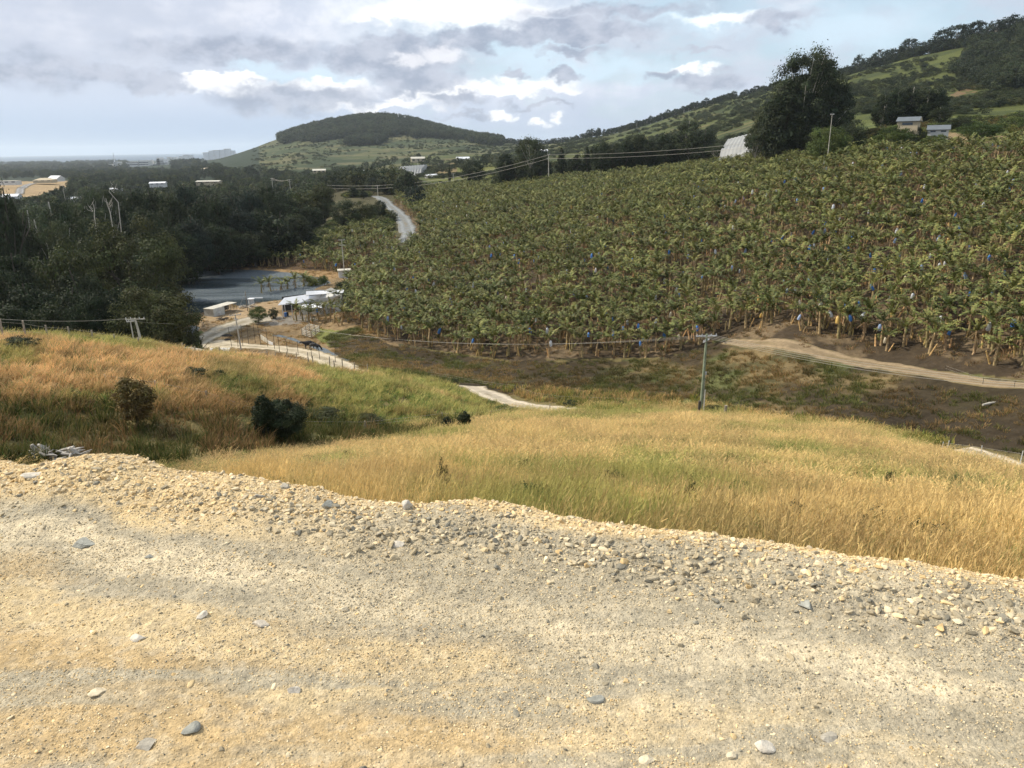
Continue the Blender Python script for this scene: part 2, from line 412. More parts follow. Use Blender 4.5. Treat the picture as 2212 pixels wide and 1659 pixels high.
# relief
am = smooth(Dm, 6, 14)
Z -= .35 * smooth(Dm, 8, 14) * (1 - smooth(Dm, 62, 80)) + .5 * smooth(Dm, 9, 15) * (1 - smooth(Dm, 36, 44)) * smooth(-AZm, .12, .3)
Z += am * (fbm(Xg, Yg, 9, 4, 3) - .5) * 0.7 * (1 - smooth(Dm, 300, 900))
Z += (fbm(Xg, Yg, 120, 4, 9) - .5) * 9 * smooth(Dm, 350, 1000) * (1 - smooth(Dm, 3500, 5000))
WATER_Z = CAMZ - 36.4
POND = [(330,612),(362,594),(400,585),(450,581),(560,583),(640,590),(700,601),(716,611),(684,622),(668,634),(648,640),(622,646),(600,650),(578,652),(556,656),(530,662),(513,661),(483,658),(455,668),(430,678),(405,690),(360,680),(330,655)]
POOL = [(404,708),(414,702),(426,704),(434,709),(424,717),(420,722),(405,728),(392,722),(394,712)]
pond_w = [tuple(up(a, b, WATER_Z)[:2]) for a, b in POND]; pool_w = [tuple(up(a, b, WATER_Z)[:2]) for a, b in POOL]
Z += CAMZ
for pw in (pond_w, pool_w):
    pa = np.array(pw); b0 = pa.min(0) - 12; b1 = pa.max(0) + 12
    k = (Xg > b0[0]) & (Xg < b1[0]) & (Yg > b0[1]) & (Yg < b1[1])
    dd = polydist(Xg[k], Yg[k], pw, True); ins = inpoly(Xg[k], Yg[k], pw); sd = np.where(ins, -dd, dd)
    tgt = WATER_Z + np.clip(sd * 0.35, -1.5, 0.35) + .02 + .12 * (fbm(Xg[k], Yg[k], 2.0, 3, 5) - .5)
    w = 1 - smooth(sd, 2, 10); Z[k] = Z[k] * (1 - w) + tgt * w
    Z[k] = np.where(sd > 1.5, np.maximum(Z[k], WATER_Z + .3), Z[k])
# small lumps of the flats
AZI = (0, len(_az) - 1)
def ground(x, y):
    x = np.asarray(x, float); y = np.asarray(y, float)
    a = np.arctan2(x, y); l = np.log(np.maximum(np.hypot(x, y), 2.001))
    fa = np.interp(a, _az, np.arange(len(_az))); fl = np.interp(l, _ld, np.arange(len(_ld)))
    ia = np.minimum(fa.astype(int), len(_az) - 2); il = np.minimum(fl.astype(int), len(_ld) - 2); fa = fa - ia; fl = fl - il
    return (Z[ia, il] * (1 - fa) * (1 - fl) + Z[ia + 1, il] * fa * (1 - fl) + Z[ia, il + 1] * (1 - fa) * fl + Z[ia + 1, il + 1] * fa * fl)
def hit(px, py, dmin=6.5):
    """first ground point met by the ray of a picture position"""
    r = ray(px, py); h = math.hypot(r[0], r[1]); d = np.exp(np.linspace(math.log(dmin), math.log(20000), 3000))
    x = r[0] / h * d; y = r[1] / h * d; zz = CAMZ + r[2] / h * d - ground(x, y)
    k = np.where(zz < 0)[0]
    k = k[0] if len(k) else len(d) - 1
    return np.array([x[k], y[k], ground(x[k], y[k])])
def at(px, d, py=330):
    a, _ = azel(px, py)
    x = d * math.sin(a); y = d * math.cos(a); return np.array([x, y, float(ground(x, y))])
def zat(px, py, d):
    r = ray(px, py); return CAMZ + r[2] / math.hypot(r[0], r[1]) * d

# ---- land cover, as albedo
PXg, PYg = proj(Xg, Yg, Z)
front = (np.abs(AZm) < 0.95)
j1 = (fbm(Xg, Yg, 5, 4, 21) - .5); j2 = (fbm(Xg, Yg, 22, 4, 22) - .5); jj = (fbm(Xg / 60, Yg / 60, 1.5, 5, 23) - .5)
pj = PXg + (j1 * 50 + j2 * 40); qj = PYg + (j1 * 14 + j2 * 12)
C = np.zeros(Z.shape + (3,)); C[:] = (0.085, 0.078, 0.042)
def paint(mask, col, w=1.0):
    w = (np.asarray(mask, float) * w)[..., None]; C[:] = C * (1 - w) + np.array(col) * w
STRAW = (0.30, 0.215, 0.10); GREEN = (0.10, 0.125, 0.035); SOIL = (0.060, 0.043, 0.028); OLIVE = (0.12, 0.105, 0.045); DIRT = (0.50, 0.42, 0.29); MUD_SHADOW = (0.042, 0.032, 0.020); DRY = (0.23, 0.17, 0.095)
near = Dm < 130
def softpoly(poly, ax=70, ay=26):
    o = 0
    for i in range(7): o = o + inpoly(PXg + ax * 2 * (fbm(Xg, Yg, 7, 4, 600 + i) - .5) + (i - 3) * 7, PYg + ay * 2 * (fbm(Xg, Yg, 5, 4, 620 + i) - .5) + ((i * 3) % 7 - 3) * 2, poly)
    return smooth(o / 7 + .5 * (fbm(Xg, Yg, 2.5, 4, 640) - .5), .3, .7)
paint(near, (0.14, 0.115, 0.05)); paint(near * smooth(fbm(Xg, Yg, 7, 4, 30), .5, .62), (0.11, 0.12, 0.04), .7)
# flats between road and plantation
FLAT = [(760,800),(700,730),(760,700),(830,742),(1100,782),(1440,778),(1560,738),(1700,745),(1850,778),(2000,800),(2212,826),(2600,860),(2600,1100),(2212,985),(2060,960),(1900,930),(1700,905),(1560,880),(1500,860),(1250,880),(1000,835),(850,812)]
fl = inpoly(pj, qj, FLAT) & (Dm > 62) & (Dm < 150)
paint(fl, (0.082, 0.072, 0.034))
paint(fl * smooth(fbm(Xg, Yg, 4, 5, 31), .46, .56), (0.17, 0.125, 0.062), .8)
paint(fl * smooth(fbm(Xg, Yg, 6, 4, 33), .56, .66), (0.075, 0.09, 0.032), .8)
dark = smooth(fbm(Xg + 3 * j1, Yg, 14, 5, 35) + .16 * smooth(PXg, 1500, 2100) * smooth(PYg, 800, 900), .50, .60)
paint(fl * dark, MUD_SHADOW, .9)
paint(fl * softpoly([(1200, 815), (1440, 825), (1660, 850), (1540, 862), (1300, 850), (1180, 832)]), MUD_SHADOW, .6)
for pl_ in ([(1690, 868), (1790, 866), (1900, 882), (1880, 906), (1760, 898)], [(1840, 895), (2010, 890), (2110, 903), (2230, 915), (2230, 985), (2080, 962), (1950, 938)], [(1560, 850), (1640, 842), (1690, 862), (1620, 880)]):
    paint(fl * softpoly(pl_, 150, 30), MUD_SHADOW, .8)
paint(fl * softpoly([(870, 785), (1060, 793), (1050, 808), (900, 800)]), MUD_SHADOW, .8)  # cast shadow of the banana clump, painted on in the mud colour
# valley floor round the sheds
vf = (Dm > 100) & (Dm < 262) & (PXg < 860) & (PXg > 330) & ~fl & (PYg > 560)
paint(vf, (0.21, 0.15, 0.08)); paint(vf * smooth(fbm(Xg, Yg, 8, 4, 41), .5, .62), (0.14, 0.10, 0.055), .8)
paint(vf & inpoly(pj, qj, [(425, 690), (480, 668), (570, 655), (610, 648), (605, 690), (540, 700), (470, 740), (425, 735)]), (0.33, 0.24, 0.14), .85)
paint(vf & inpoly(PXg + j1 * 12, PYg + j1 * 6, [(548, 700), (600, 682), (665, 680), (690, 690), (640, 700), (590, 704)]), (0.20, 0.18, 0.15), 1)
paint(vf & inpoly(pj, qj, [(685, 712), (740, 716), (790, 745), (830, 790), (770, 790), (735, 760), (690, 735)]), (0.13, 0.15, 0.04), .85)
paint(vf & inpoly(pj, qj, [(380, 760), (440, 720), (425, 706), (380, 730), (360, 760)]), (0.09, 0.12, 0.035), .9)
paint(vf & inpoly(PXg, PYg + j1 * 8, [(330, 570), (460, 566), (700, 578), (760, 590), (700, 605), (560, 592), (330, 600)]), (0.27, 0.18, 0.09), .9)
# plantation ground
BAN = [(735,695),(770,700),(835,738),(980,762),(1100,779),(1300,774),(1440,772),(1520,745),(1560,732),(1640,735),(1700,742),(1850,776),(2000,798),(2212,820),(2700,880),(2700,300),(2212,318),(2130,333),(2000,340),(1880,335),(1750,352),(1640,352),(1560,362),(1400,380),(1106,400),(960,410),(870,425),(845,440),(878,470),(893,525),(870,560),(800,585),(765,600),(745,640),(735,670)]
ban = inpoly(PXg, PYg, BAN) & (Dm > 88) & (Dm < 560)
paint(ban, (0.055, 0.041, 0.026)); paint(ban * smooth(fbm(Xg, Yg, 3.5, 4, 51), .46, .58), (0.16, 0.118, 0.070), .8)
ban2 = inpoly(PXg, PYg, [(385,545),(480,532),(600,532),(700,545),(680,520),(760,495),(800,490),(860,520),(855,560),(780,590),(690,585),(560,580),(385,585)]) & (Dm > 190) & (Dm < 340)
paint(ban2, (0.09, 0.06, 0.035))
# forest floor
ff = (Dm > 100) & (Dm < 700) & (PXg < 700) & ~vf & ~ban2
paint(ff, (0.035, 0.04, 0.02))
gs = inpoly(pj, qj, [(600, 530), (690, 500), (800, 470), (830, 500), (700, 545)]) & (Dm > 240) & (Dm < 500); paint(gs, (0.075, 0.10, 0.03))
# far country
far = Dm > 620
paint(far, (0.085, 0.10, 0.045)); paint(far * smooth(jj, -.05, .06), (0.055, 0.075, 0.035), .85); paint(far * smooth(fbm(Xg, Yg, 45, 4, 61), .54, .62), (0.16, 0.15, 0.07), .55)
paint(far * smooth(fbm(Xg, Yg, 90, 5, 67), .50, .55), (0.045, 0.062, 0.032), .75); paint(far * smooth(fbm(Xg * .6, Yg, 30, 4, 68), .58, .63), (0.17, 0.155, 0.08), .6)
plain = far & (PXg < 560) | (Dm > 3000); paint(plain, (0.035, 0.05, 0.03))
mid = (Dm > 380) & (Dm <= 1300) & (PXg > 900)
paint(mid, (0.095, 0.11, 0.04)); paint(mid * smooth(fbm(Xg, Yg, 30, 5, 63), .5, .6), (0.045, 0.06, 0.028), .8); paint(mid * smooth(fbm(Xg, Yg, 18, 4, 64), .6, .68), (0.20, 0.16, 0.08), .5)
rb = (PXg > 1640) & (PXg < 2300) & (Dm > 245) & ~ban
paint(rb & (PYg < 400), (0.10, 0.115, 0.035)); paint(rb * smooth(fbm(Xg, Yg, 22, 4, 66), .52, .6), (0.05, 0.065, 0.025), .7)
paint(rb & inpoly(pj, PYg + j1 * 10, [(2040, 285), (2110, 290), (2130, 335), (2050, 335)]), (0.24, 0.17, 0.10), .8)
paint(rb & inpoly(pj, PYg + j1 * 10, [(2130, 290), (2200, 292), (2190, 312), (2130, 325)]), (0.22, 0.15, 0.09), .8)
paint(rb & inpoly(pj, PYg + j1 * 10, [(2085, 160), (2112, 190), (2075, 215), (2060, 230)]), (0.24, 0.15, 0.09), .7)
paint(mid & inpoly(pj, PYg, [(940, 362), (1080, 350), (1090, 378), (1000, 392), (930, 392)]), (0.16, 0.17, 0.05), .8)
paint(mid & inpoly(PXg, PYg, [(920, 358), (985, 352), (990, 380), (930, 378)]), (0.26, 0.18, 0.10), .7)
tan = inpoly(PXg + jj * 30, PYg, [(-40, 392), (150, 391), (152, 402), (120, 412), (80, 425), (-40, 426)]) & (Dm > 600) & (Dm < 2500)
paint(tan, (0.40, 0.29, 0.16))
paint(inpoly(pj, qj, [(18, 500), (65, 508), (70, 528), (30, 530)]) & (Dm > 120) & (Dm < 600), (0.30, 0.21, 0.12))
paint(inpoly(PXg, PYg, [(115, 339), (190, 336), (200, 345), (130, 346)]) & (Dm > 2500), (0.55, 0.47, 0.28), .9)
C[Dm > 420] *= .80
del AZm, Q

n0, n1_ = Z.shape
ii = np.arange(n0 * n1_).reshape(n0, n1_)
Fq = np.stack([ii[:-1, :-1], ii[:-1, 1:], ii[1:, 1:], ii[1:, :-1]], -1).reshape(-1, 4)
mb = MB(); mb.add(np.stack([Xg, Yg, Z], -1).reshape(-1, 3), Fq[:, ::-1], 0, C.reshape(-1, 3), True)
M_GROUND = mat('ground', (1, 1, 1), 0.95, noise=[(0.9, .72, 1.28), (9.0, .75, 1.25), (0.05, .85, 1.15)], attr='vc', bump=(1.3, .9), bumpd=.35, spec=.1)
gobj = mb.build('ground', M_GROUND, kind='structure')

# sea and dam water
def disc(name, z, r0, r1, mt):
    mb = MB(); a = np.linspace(-math.pi, math.pi, 97); V = np.concatenate([[(r0 * math.sin(t), r0 * math.cos(t), z) for t in a], [(r1 * math.sin(t), r1 * math.cos(t), z) for t in a]])
    n = len(a); mb.add(V, [(i, i + 1, n + i + 1, n + i) for i in range(n - 1)]); return mb.build(name, mt, kind='structure')
M_SEA = mat('sea_water', (0.03, 0.07, 0.12), 0.5, noise=[(.002, .8, 1.2)], spec=.3)
disc('sea', 0.0, 4500, 30000, M_SEA)
def water_mat():
    mt = bpy.data.materials.new('dam_water'); mt.use_nodes = True; nt = mt.node_tree; b = nt.nodes['Principled BSDF']; N = nt.nodes.new; L = nt.links.new
    b.inputs['Base Color'].default_value = (0.035, 0.048, 0.052, 1); b.inputs['Roughness'].default_value = .12; b.inputs['IOR'].default_value = 1.33; b.inputs['Specular IOR Level'].default_value = .5
    g = N('ShaderNodeNewGeometry'); n = N('ShaderNodeTexNoise'); n.inputs['Scale'].default_value = 1.6; n.inputs['Detail'].default_value = 3; L(g.outputs['Position'], n.inputs['Vector'])
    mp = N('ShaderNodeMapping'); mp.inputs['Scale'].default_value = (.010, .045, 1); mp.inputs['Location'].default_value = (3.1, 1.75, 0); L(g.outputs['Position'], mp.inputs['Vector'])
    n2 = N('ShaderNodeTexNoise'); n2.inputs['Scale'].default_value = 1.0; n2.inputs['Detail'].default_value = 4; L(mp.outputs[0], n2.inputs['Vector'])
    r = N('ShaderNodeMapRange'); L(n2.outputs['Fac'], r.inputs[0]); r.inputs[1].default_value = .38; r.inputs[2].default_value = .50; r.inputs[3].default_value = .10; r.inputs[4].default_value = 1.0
    mc = N('ShaderNodeMix'); mc.data_type = 'RGBA'; L(r.outputs[0], mc.inputs[0]); mc.inputs[6].default_value = (.03, .042, .045, 1); mc.inputs[7].default_value = (.11, .135, .15, 1); L(mc.outputs[2], b.inputs['Base Color'])  # paler base colour in the ruffled bands stands in for reflected sky
    r2_ = N('ShaderNodeMapRange'); L(n2.outputs['Fac'], r2_.inputs[0]); r2_.inputs[1].default_value = .38; r2_.inputs[2].default_value = .50; r2_.inputs[3].default_value = .06; r2_.inputs[4].default_value = .42; L(r2_.outputs[0], b.inputs['Roughness'])
    bp = N('ShaderNodeBump'); bp.inputs['Distance'].default_value = .8; L(r.outputs[0], bp.inputs['Strength']); L(n.outputs['Fac'], bp.inputs['Height']); L(bp.outputs[0], b.inputs['Normal'])
    return mt
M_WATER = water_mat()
pw = np.array(pond_w); bb0 = pw.min(0) - 4; bb1 = pw.max(0) + 4
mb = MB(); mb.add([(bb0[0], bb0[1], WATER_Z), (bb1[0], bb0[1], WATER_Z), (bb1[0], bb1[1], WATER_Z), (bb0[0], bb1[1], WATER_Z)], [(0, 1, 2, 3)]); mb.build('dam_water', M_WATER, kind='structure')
pw = np.array(pool_w); bb0 = pw.min(0) - 2; bb1 = pw.max(0) + 2
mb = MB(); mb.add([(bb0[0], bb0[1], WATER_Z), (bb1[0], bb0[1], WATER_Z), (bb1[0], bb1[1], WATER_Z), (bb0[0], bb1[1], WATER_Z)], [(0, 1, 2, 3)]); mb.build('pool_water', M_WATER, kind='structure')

# dirt roads: ribbons draped on the ground
def ribbon(name, pts, width, mt, col, lift=0.07, world=False, kind='structure', ruts=None):
    W = [hit(*p) if not world else np.array(p) for p in pts]; W = np.array(W)[:, :2]
    seg = np.r_[0, np.cumsum(np.hypot(*np.diff(W, axis=0).T))]; step = max(.5, seg[-1] / 260); s = np.arange(0, seg[-1], step)
    # smooth path
    xs = np.interp(s, seg, W[:, 0]); ys = np.interp(s, seg, W[:, 1]); k = max(3, int(8 / step)); 
    if k % 2 == 0: k += 1
    ker = np.ones(k) / k; pad = k // 2
    xs = np.convolve(np.pad(xs, pad, 'edge'), ker, 'valid'); ys = np.convolve(np.pad(ys, pad, 'edge'), ker, 'valid')
    tx = np.gradient(xs); ty = np.gradient(ys); L_ = np.hypot(tx, ty) + 1e-9; nx = ty / L_; ny = -tx / L_
    m_ = 25; V = []; CC = []
    wd = np.interp(s, np.linspace(0, seg[-1], len(np.atleast_1d(width))), np.atleast_1d(width)) if np.ndim(width) else np.full(len(s), width)
    for j in range(m_):
        q = (j / (m_ - 1) - .5) * (wd * (1 + .8 * (fbm(xs, ys, 2.2, 4, 70 + (j > 12)) - .5)))
        x = xs + nx * q; y = ys + ny * q; z = ground(x, y) + lift - (0.25 if j in (0, m_ - 1) else 0)
        V.append(np.stack([x, y, z], -1))
        sh = (1.0 if 0.17 < abs(j / (m_ - 1) - .5) < .36 else .80) * (0.85 + .3 * fbm(x, y, 1.5, 4, 77))
        ed = (smooth(abs(j / (m_ - 1) - .5) + .35 * (fbm(x, y, .9, 4, 79) - .5), .34, .46) * (.9 if name != 'country_road' else .3))[:, None]; mid_ = (smooth(fbm(x, y, 1.6, 3, 78), .45, .6) * (abs(j / (m_ - 1) - .5) < .09) * .5)[:, None]; ed = np.maximum(ed, mid_)
        CC.append((np.array(col)[None] * np.broadcast_to(sh, x.shape)[:, None]) * (1 - ed) + np.array((.17, .135, .07))[None] * ed)
    V = np.array(V); n = len(xs); ii = np.arange(m_ * n).reshape(m_, n)
    F = np.stack([ii[:-1, :-1], ii[1:, :-1], ii[1:, 1:], ii[:-1, 1:]], -1).reshape(-1, 4)
    mb = MB(); mb.add(V.reshape(-1, 3), F, 0, np.array(CC).reshape(-1, 3), True)
    return mb.build(name, mt, kind=kind), xs, ys
M_ROAD = mat('dirt_road', (1, 1, 1), .95, noise=[(1.4, .8, 1.2), (11, .85, 1.15)], attr='vc', bump=(6, .5), spec=.1)
DR = (0.50, 0.43, 0.31)
r1 = ribbon('dirt_road', [(395,762),(415,748),(450,730),(480,712),(520,697),(560,688),(600,686)], [8, 6, 5, 5.5, 8], M_ROAD, (0.40, 0.36, 0.28))
r2 = ribbon('farm_track', [(440,742),(490,748),(540,748),(590,752),(640,758),(690,772),(730,788),(760,805)], [7, 5, 5.5, 6.5, 7], M_ROAD, DR)
r3 = ribbon('farm_track', [(1010,832),(1040,848),(1080,863),(1130,876),(1190,884),(1250,886)], [4.5, 4.2, 4.2, 4], M_ROAD, (0.52, 0.45, 0.34))
r4 = ribbon('farm_track', [(2060,968),(2120,984),(2170,997),(2230,1015),(2300,1040)], [2.6, 3.0, 3.2], M_ROAD, (0.55, 0.47, 0.34), world=False)
r5 = ribbon('plantation_track', [(1560,735),(1640,742),(1720,752),(1800,770),(1900,790),(2000,806),(2100,820),(2230,838),(2400,870)], [2.0, 3.4, 2.6, 2.0, 2.2], M_ROAD, (0.27, 0.205, 0.125), lift=.04)
r6 = ribbon('country_road', [(806,424),(822,428),(838,442),(852,455),(868,470),(878,488),(882,505),(880,526)], 6.0, mat('bitumen', (1, 1, 1), .9, noise=[(2, .85, 1.15)], attr='vc', spec=.2), (0.22, 0.235, 0.235), lift=.25)
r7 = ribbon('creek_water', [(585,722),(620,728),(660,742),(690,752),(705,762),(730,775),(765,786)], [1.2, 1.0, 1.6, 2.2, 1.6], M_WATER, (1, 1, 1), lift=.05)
r8 = ribbon('suburb_road', [(42,420),(52,404),(72,397)], 9, mat('suburb_road', (1, 1, 1), .9, attr='vc'), (0.25, 0.25, 0.25), lift=.6)
# ------------------------------------------------------------------ the gravel pad in front
EDGE = [(0,985),(60,992),(130,992),(240,986),(310,990),(340,1003),(470,1012),(600,1025),(700,1045),(800,1068),(1000,1070),(1106,1076),(1200,1095),(1400,1125),(1600,1155),(1800,1180),(2000,1215),(2212,1250)]
e = np.array([up(a, b, PADZ + .09)[:2] for a, b in EDGE])
EX = np.r_[-30, -12, e[:, 0], 8, 30]; EY = np.r_[8.5, 6.6, e[:, 1], 2.2, 0.5]
def edge_y(x): return np.interp(x, EX, EY)
def pad_h(x, y):
    """height of the pad surface; s = distance to the edge, positive outside"""
    s = y - edge_y(x) + (fbm(x, y, .5, 3, 80) - .5) * .16
    s = s + 0.35*(smooth(x, 2, 4)*0)
    left = smooth(-x, 1.0, 3.2)
    bw = .15 + .28 * left; bh = .05 + .03 * left
    berm = bh * np.exp(-((s + bw * .55) / bw) ** 2) * (.6 + .8 * fbm(x, y, .45, 3, 81))
    mound = .08 * np.exp(-(((x + 2.72) / .42) ** 2 + ((y - 4.25) / .5) ** 2))
    rock = .05 * np.exp(-((s + .34) / .14) ** 2) * fbm(x, y, .25, 3, 82) * smooth(x, -2.4, -1.4)
    z = berm + mound + rock
    z = z + (fbm(x, y, 1.6, 3, 83) - .5) * .07 + (fbm(x, y, .12, 4, 84) - .5) * .018 + (fbm(x, y, .035, 3, 85) - .5) * .014 - .012 * np.exp(-((s + 1.0 + .12 * np.sin(x * .8)) / .10) ** 2) - .014 * np.exp(-((s + 1.52 + .1 * np.sin(x * .6 + 1)) / .12) ** 2)
    rut = np.exp(-(((x + 1.1) * .55 + (y - 1.95) * 1.0 - .0) / .035) ** 2) * smooth(-x, .75, .95) * smooth(x, -1.5, -1.3) * 0
    z = z - rut * .03
    fall = np.maximum(s - .02, 0)
    z = z - np.where(fall > 0, .85 * fall + .1 * fall ** 2, 0)
    return PADZ + z
def pad_col(x, y):
    s = y - edge_y(x) + (fbm(x, y, .9, 3, 90) - .5) * .5
    SAND = np.array((.57, .465, .295)); GREY = np.array((.365, .340, .280)); PALE = np.array((.51, .46, .36)); OCH = np.array((.455, .355, .215)); PINK = np.array((.60, .48, .30))
    c = np.empty(x.shape + (3,)); c[:] = GREY
    def bl(w, k): c[:] = c * (1 - w[..., None]) + k * w[..., None]
    n = fbm(x * .5, y * 1.6, .5, 4, 91)
    left = smooth(-x, 0.2, 2.2)
    wv = s + .05 * np.sin(x * .9 + .5); n2 = fbm(x * .12, y * 1.1, .22, 4, 96); n3 = fbm(x * .2, y * 1.4, .12, 4, 101)
    bl(smooth(n3, .5, .66) * .45, PALE)
    bl(smooth(-wv, .70, .78) * (1 - smooth(-wv, .93, 1.05)) * (.55 + .45 * smooth(n2, .35, .55)), PALE * 1.08)
    bl(smooth(-wv, 1.0, 1.25) * smooth(n2, .40, .60) * .7, OCH)
    bl(smooth(-wv, 1.16, 1.26) * (1 - smooth(-wv, 1.48, 1.6)) * (.45 + .55 * smooth(-x, -1.5, 1.0)) * smooth(n3, .34, .48), np.array((.53, .445, .30)))
    bl(smooth(-wv, 1.5, 1.64) * smooth(n2, .30, .46) * .9, OCH)
    bl(smooth(s, -.20 - .36 * left.mean() * 0 , -.10) * (1 - left), SAND)
    bl(smooth(s, -.62, -.46) * left, SAND)
    return c
def mk_pad():
    xs = np.r_[np.linspace(-30, -5.2, 60)[:-1], np.linspace(-5.2, 4.6, 760), np.linspace(4.6, 30, 60)[1:]]
    q = np.r_[np.linspace(-16, 1.2, 40)[:-1], np.linspace(1.2, 3.4, 150)[:-1]]
    # rows follow the edge: y = edge + t
    t = np.r_[-26, -18, -12, -8, -6, -5.0, np.linspace(-4.4, 0.25, 560), np.linspace(.25, 3.6, 60)[1:]]
    X, Tt = np.meshgrid(xs, t, indexing='ij'); Y = edge_y(X) + Tt
    Zz = pad_h(X, Y); c = pad_col(X, Y)
    c = c * np.array((.99, .93, .80)) * (.74 + .52 * fbm(X, Y, .022, 3, 95))[..., None] * (.86 + .28 * fbm(X * .5, Y * 1.4, .25, 4, 98))[..., None]
    fk = smooth(fbm(X, Y, .05, 3, 99), .58, .68)[..., None] * .3; c = c * (1 - fk) + np.array((.30, .265, .20)) * fk
    fk = smooth(fbm(X, Y, .04, 3, 100), .60, .70)[..., None] * .3; c = c * (1 - fk) + np.array((.60, .52, .37)) * fk
    n0, n1 = X.shape; ii = np.arange(n0 * n1).reshape(n0, n1)
    F = np.stack([ii[:-1, :-1], ii[1:, :-1], ii[1:, 1:], ii[:-1, 1:]], -1).reshape(-1, 4)
    mb = MB(); mb.add(np.stack([X, Y, Zz], -1).reshape(-1, 3), F, 0, c.reshape(-1, 3), True)
    return mb.build('gravel_pad', mat('gravel_pad', (1, 1, 1), .95, noise=[(55, .78, 1.22), (170, .8, 1.2), (3, .92, 1.08)], attr='vc', bump=(90, .8), bumpd=.012, spec=.1), kind='structure')
mk_pad()

def stone_mesh(seed, name, flat=.6, sub=2):
    r = np.random.default_rng(seed)
    import bmesh
    bm = bmesh.new(); bmesh.ops.create_icosphere(bm, subdivisions=sub, radius=1.0)
    P_ = [r.normal(size=3) for _ in range(9)]; P_ = [p / np.linalg.norm(p) for p in P_]; D_ = r.uniform(.38, .78, 14)
    sx, sy = r.uniform(.75, 1.25), r.uniform(.6, 1.0)
    for v in bm.verts:
        c = np.array(v.co)
        for p, d in zip(P_, D_):
            k = c @ p
            if k > d: c = c - p * (k - d)
        v.co = Vector((c[0] * sx, c[1] * sy, c[2] * flat))
    V = np.array([v.co[:] for v in bm.verts]); F = np.array([[v.index for v in f.verts] for f in bm.faces]); bm.free()
    return V, F
M_STONE = mat('stone', (1, 1, 1), .9, noise=[(60, .8, 1.2), (14, .85, 1.15)], inst='tcol', spec=.15)
def stone_src(seed, flat, sub):
    V, F = stone_mesh(seed, 's', flat, sub); mb = MB(); mb.add(V, F); return mb.mesh('stone_%d' % seed, M_STONE)
PEB = [stone_src(s, f, 1) for s, f in zip(range(10, 18), (.6, .5, .7, .45, .6, .8, .35, .55))]
STN = [stone_src(s, f, 2) for s, f in zip(range(30, 38), (.6, .5, .7, .45, .65, .8, .35, .55))]
def stone_cols(n, sand):
    """sand: 0 grey .. 1 sandy"""
    g = np.array([(.40, .36, .28), (.50, .44, .33), (.29, .26, .20), (.56, .50, .38), (.23, .225, .20), (.46, .40, .29)])
    s = np.array([(.68, .54, .33), (.74, .62, .42), (.60, .45, .25), (.70, .60, .44), (.55, .47, .34), (.64, .50, .30)])
    k = rng.integers(0, 6, n); k2 = rng.integers(0, 6, n); pick = rng.random(n) < sand
    return np.where(pick[:, None], s[k], g[k2]) * rng.uniform(.8, 1.15, n)[:, None] * np.array((1.05, 1.0, .88))
def pebbles(name, n, smin, smax, band, srcs, label, sandf, sink=.3, dens=None):
    n = int(n * 1.25); x = rng.uniform(-6.5, 6.0, n * 3); tt = rng.uniform(band[0], band[1], n * 3); y = edge_y(x) + tt
    px, py = proj(x, y, np.full(len(x), PADZ)); ok = (px > -700) & (px < 2900) & (py < 1740)
    if dens is not None: ok &= rng.random(len(x)) < dens(x, y, tt)
    x, y, tt = x[ok][:n], y[ok][:n], tt[ok][:n]; k = len(x)
    sc = smin * (smax / smin) ** (rng.random(k) ** 2.2)
    z = pad_h(x, y) + sc * (1 - 2 * sink) * .35
    rot = np.stack([rng.normal(0, .3, k), rng.normal(0, .3, k), rng.uniform(0, 6.28, k)], -1)
    scatter(name, srcs, np.stack([x, y, z], -1), rot, sc, rng.integers(0, len(srcs), k), stone_cols(k, sandf(x, y, tt)), label, 'gravel', 'stuff')
def sandf(x, y, tt):
    left = smooth(-x, .2, 2.2); return np.clip(.22 + .78 * smooth(tt, -.22 - .4 * left, -.10 - .36 * left) + .5 * smooth(-tt, .9, 1.6), 0, 1)
pebbles('fine_gravel', 90000, .003, .008, (-2.6, .25), PEB, 'fine pale gravel strewn over the whole bare earth pad in front', sandf, dens=lambda x, y, t: .35 + .65 * (fbm(x * .5, y * 1.5, .4, 3, 97) > .46))
pebbles('coarse_gravel', 11000, .005, .013, (-2.4, .3), PEB, 'coarse grey and cream gravel scattered on the upper half of the pad', sandf, dens=lambda x, y, t: np.clip(1.1 + t * .6, .06, 1))
pebbles('rubble_band', 5200, .008, .032, (-.85, -.05), STN, 'band of loose grey rubble piled behind the pad edge', lambda x, y, t: np.clip(.12 + .5 * smooth(t, -.2, -.1), 0, 1), dens=lambda x, y, t: (np.exp(-((t + .34) / .15) ** 2)) * (.15 + .85 * smooth(x, -2.2, -1.2)))
pebbles('berm_clods', 9000, .006, .024, (-.7, .2), STN, 'sandy clods and cream stones along the raised pad edge', lambda x, y, t: np.full(x.shape, .95), dens=lambda x, y, t: smooth(t, -.2 - .4 * smooth(-x, .2, 2.2), -.08 - .36 * smooth(-x, .2, 2.2)) * .9 + .04)

